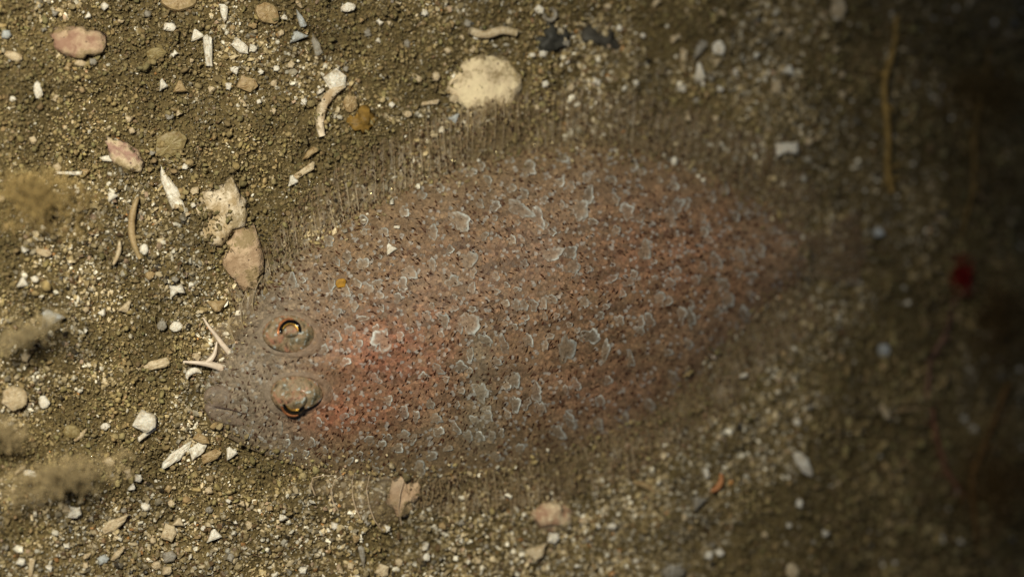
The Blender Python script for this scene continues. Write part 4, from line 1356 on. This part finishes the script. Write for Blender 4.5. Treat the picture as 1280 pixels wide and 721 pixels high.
put('sand_flake', plate_mesh('needle', 8, 4, 2, 0.3, r7), M.shell, 496, 284, 0, 'white', 'tiny white stick lying on the back of the fish above the flake', 'flake',
    base=float(fish_h(np.array([496.0]), np.array([284.0]))[0]) + 3)
put('sand_flake', plate_mesh('oval', 14, 12, 1.6, 0.3, r7), M.stone, 426, 354, 0, 'amber', 'round mustard yellow dot lying on the fish above the upper eye', 'flake',
    base=float(fish_h(np.array([426.0]), np.array([354.0]))[0]) + 3)

# the next largest chips, each a thing of its own
protos = []
for k in range(14):
    kd = ['tri', 'quad', 'oval', 'blade', 'bow', 'shard', 'quad'][k % 7]
    vf = plate_mesh(kd, 10, r7.uniform(6, 10), r7.uniform(3.5, 5), 1.0, r7)
    me = raw_mesh('shell_chip', vf[0], vf[1], False); me.materials.append(M.shell); protos.append(me)
ZONES = [((-5, 250, 5, 470), 42, 'chips in the sand at the left'), ((200, 640, 5, 150), 42, 'chips in the sand above the head'),
         ((660, 1060, 5, 150), 34, 'chips in the sand above the rear'), ((0, 380, 590, 715), 40, 'chips in the sand at the lower left'),
         ((390, 800, 650, 715), 26, 'chips in the sand below the fish'), ((810, 1270, 430, 715), 26, 'chips in the sand at the lower right')]
MARKS = [(100, 53, 'the pink pebble'), (225, 1, 'the tan shell on the top edge'), (260, 64, 'the upright white splinter'), (151, 191, 'the mauve shell scrap'),
         (86, 217, 'the flat white needle'), (46, 250, 'the yellow brown tuft'), (213, 236, 'the long white shard'), (168, 285, 'the thin curved tan strip'),
         (281, 262, 'the speckled shell'), (333, 17, 'the tan oval shell'), (408, 134, 'the curved tan shell strip'), (611, 112, 'the big white shell'),
         (616, 41, 'the white knobbly twig'), (690, 50, 'the smaller dark stone'), (752, 47, 'the wider dark stone'), (898, 61, 'the rounded white chip'),
         (983, 187, 'the knobbly chip above the tail'), (1047, 11, 'the cream shell at upper right'), (221, 361, 'the white bow-shaped chip'),
         (62, 397, 'the pale grey triangle'), (18, 497, 'the cream rounded shell'), (182, 526, 'the bulging white shell'), (222, 567, 'the long pointed shard'),
         (72, 590, 'the long beige wisp'), (144, 654, 'the bowed white shard'), (211, 665, 'the cream square piece'), (450, 630, 'the small clear fin'),
         (478, 713, 'the cream block on the bottom edge'), (692, 645, 'the orange pink pebble'), (670, 689, 'the cream downward triangle'),
         (805, 607, 'the bent tan strip'), (871, 627, 'the grey triangular flake'), (1003, 579, 'the bent white shell'), (1105, 514, 'the slanting white splinter'),
         (1104, 437, 'the blurred bluish grain'), (1193, 345, 'the red weed tuft'), (840, 714, 'the grey mound on the bottom edge'), (435, 10, 'the white chip on the top edge')]
used = [(p[3], p[4]) for p in PIECES]
taken = set()
SHAPE = ['three-cornered', 'blocky', 'rounded', 'narrow', 'notched', 'pointed', 'blocky'] * 2
for (x0, x1, y0, y1), n, grp in ZONES:
    c = 0
    while c < n:
        x, y = r7.uniform(x0, x1), r7.uniform(y0, y1)
        if inside(x, y, 25) or min(math.hypot(x - a, y - b) for a, b in used) < 12: continue
        mx, my, mn = min(MARKS, key=lambda q: math.hypot(q[0] - x, q[1] - y))
        dx, dy = x - mx, y - my
        way = ('right of' if dx > 0 else 'left of') if abs(dx) > abs(dy) else ('below' if dy > 0 else 'above')
        near = 'close' if math.hypot(dx, dy) < 55 else 'some way'
        k = int(r7.integers(0, len(protos)))
        cn = ['white', 'cream', 'tan', 'grey', 'white', 'cream'][r7.integers(0, 6)]
        lab = 'tiny %s %s chip %s %s %s' % (SHAPE[k], cn, near, way, mn)
        if lab in taken: continue
        taken.add(lab)
        used.append((x, y)); c += 1
        o_ = put('shell_chip', protos[k], M.shell, x, y, r7.uniform(0, 360), cn, lab, 'shell', grp, lift=3.0,
                 tilt=(r7.uniform(-25, 25), r7.uniform(-25, 25)))
        s = r7.uniform(0.6, 1.25); o_.scale = (s, s, s)

# ------------------------------------------------------------------ weed and wisps
def tuft(name, x, y, rx, ry, h, n, colour, label, seed, rad=0.8, lean=(0, 0), cat='algae', ang=0.0):
    """fluffy tuft: a few stems from one foot on the bed, then a loose cloud of short crinkled filaments"""
    r = np.random.default_rng(seed)
    p0 = on_bed(np.array([float(x)]), np.array([float(y)]), 0)[0]
    ca, sa = math.cos(math.radians(ang)), math.sin(math.radians(ang))
    parts = []

    def fil(a, b, wob, r0, r1, m=6):
        t = np.linspace(0, 1, m)[:, None]
        w = np.cumsum(r.normal(0, wob, (m, 3)), 0); w -= w[:1]
        parts.append(tube((a * (1 - t) + b * t + w) * U, np.linspace(r0, r1, m) * rad * U, 3))
    for k in range(n):
        d = r.normal(size=3); d /= np.linalg.norm(d); q = r.random() ** 0.5
        c = np.array([d[0] * rx * q, d[1] * ry * q, h * 0.62 + d[2] * h * 0.38 * q])
        c[:2] *= 0.55 + 0.9 * vnoise(np.array([d[0] * 2 + seed]), np.array([d[1] * 2 + d[2]]), seed)[0]
        c = np.array([c[0] * ca - c[1] * sa, c[0] * sa + c[1] * ca, c[2]]) + np.array([lean[0], lean[1], 0]) * (c[2] / h)
        e = r.normal(size=3); e = e / np.linalg.norm(e) * r.uniform(4, 11)
        if k % 25 == 0: fil(np.array([r.normal(0, rx * .15), r.normal(0, ry * .15), -2]), c, 2.5, 1.3, 0.8, 8)
        fil(c - e, c + e, 1.8, 1.6, 0.8)
    v_, f_ = join(parts)
    o_ = link(name, raw_mesh(name, v_, f_), M.fluff, None, p0)
    o_.color = rgba(colour)
    return tag(o_, label, cat)


tuft('algae_tuft', 46, 250, 66, 46, 120, 520, (206, 176, 116), 'blurred yellow brown weed tuft rising at the left edge', 101, 1.5, cat='weed')
tuft('silt_wisp', 72, 590, 100, 28, 120, 480, (206, 182, 136), 'long blurred beige wisp hovering over the sand at lower left', 102, 1.5, (0, 0), 'wisp', 12)
tuft('silt_wisp', 34, 415, 56, 14, 110, 200, (206, 184, 140), 'slanting blurred beige wisp at the left edge, halfway down', 103, 1.5, (0, 0), 'wisp', 32)
tuft('silt_wisp', 6, 538, 36, 22, 110, 160, (204, 180, 134), 'small blurred beige wisp touching the left edge', 104, 1.5, (0, 0), 'wisp')
tuft('algae_tuft', 1193, 345, 13, 24, 50, 110, (160, 38, 30), 'small red weed tuft in the dark at the right', 105, 1.3, cat='weed')
tuft('algae_tuft', 1225, 120, 70, 50, 34, 500, (150, 122, 74), 'dark brown weed bush at the upper right', 106, 1.5, cat='weed')
tuft('algae_tuft', 1240, 600, 66, 66, 34, 500, (144, 114, 70), 'dark brown weed bush at the lower right edge', 107, 1.5, cat='weed')
tuft('algae_tuft', 1245, 400, 44, 60, 30, 400, (138, 110, 68), 'dark brown weed clump right of the red tuft', 108, 1.5, cat='weed')


def strand(pts, rad, colour, label, h, seed):
    r = np.random.default_rng(seed)
    q = np.array(pts, float); t = np.linspace(0, len(q) - 1, 40)
    X = np.interp(t, np.arange(len(q)), q[:, 0]); Y = np.interp(t, np.arange(len(q)), q[:, 1])
    k = np.ones(5) / 5
    X[2:-2] = np.convolve(X, k, 'valid'); Y[2:-2] = np.convolve(Y, k, 'valid')
    X += fbm(t * 1.1, t * 0, seed) * 6 - 3
    b = on_bed(X, Y)
    z = b[:, 2] / U + 3 + h * np.sin(np.linspace(0.06, math.pi - 0.06, 40))
    w = P(X, Y, z * U); c = w[0].copy()
    parts = [tube(w - c, rad * U * (0.7 + 0.6 * fbm(t * 2, t * 0 + 3, seed + 1)), 6)]
    for kk in range(9):                                    # short side twigs
        i_ = r.integers(4, 36); a = r.uniform(0, 6.28); L = r.uniform(8, 22)
        e = w[i_] - c + np.array([math.cos(a) * L, math.sin(a) * L, r.uniform(-4, 8)]) * U
        s = np.linspace(0, 1, 5)[:, None]
        parts.append(tube((w[i_] - c) * (1 - s) + e * s + r.normal(0, 1, (5, 3)) * U, np.linspace(0.55, 0.25, 5) * rad * U, 5))
    v_, f_ = join(parts)
    o_ = link('weed_strand', raw_mesh('weed_strand', v_, f_), M.alga, None, c)
    o_.color = rgba(colour)
    tag(o_, label, 'weed')


strand([(1122, 20), (1116, 60), (1106, 110), (1110, 160), (1108, 215), (1114, 240)], 4.2, (158, 128, 72), 'upright tan weed strand above the tail at the right', 14, 1)
strand([(1236, 60), (1228, 110), (1216, 170), (1218, 230), (1205, 290)], 3.4, (128, 102, 58), 'long tan weed strand at the upper right, above the red tuft', 14, 2)
strand([(1192, 372), (1184, 410), (1165, 450), (1158, 500)], 2.8, (130, 98, 78), 'pinkish weed strand hanging below the red tuft', 10, 3)
strand([(1166, 510), (1172, 550), (1184, 590), (1206, 620)], 2.8, (128, 86, 64), 'reddish bowed weed strand at the lower right', 12, 4)
strand([(1260, 480), (1240, 530), (1215, 600), (1222, 680)], 3.6, (124, 92, 52), 'brown weed strand along the lower right edge', 14, 5)

for o_ in COL.objects:
    if '_o' in o_: del o_['_o']
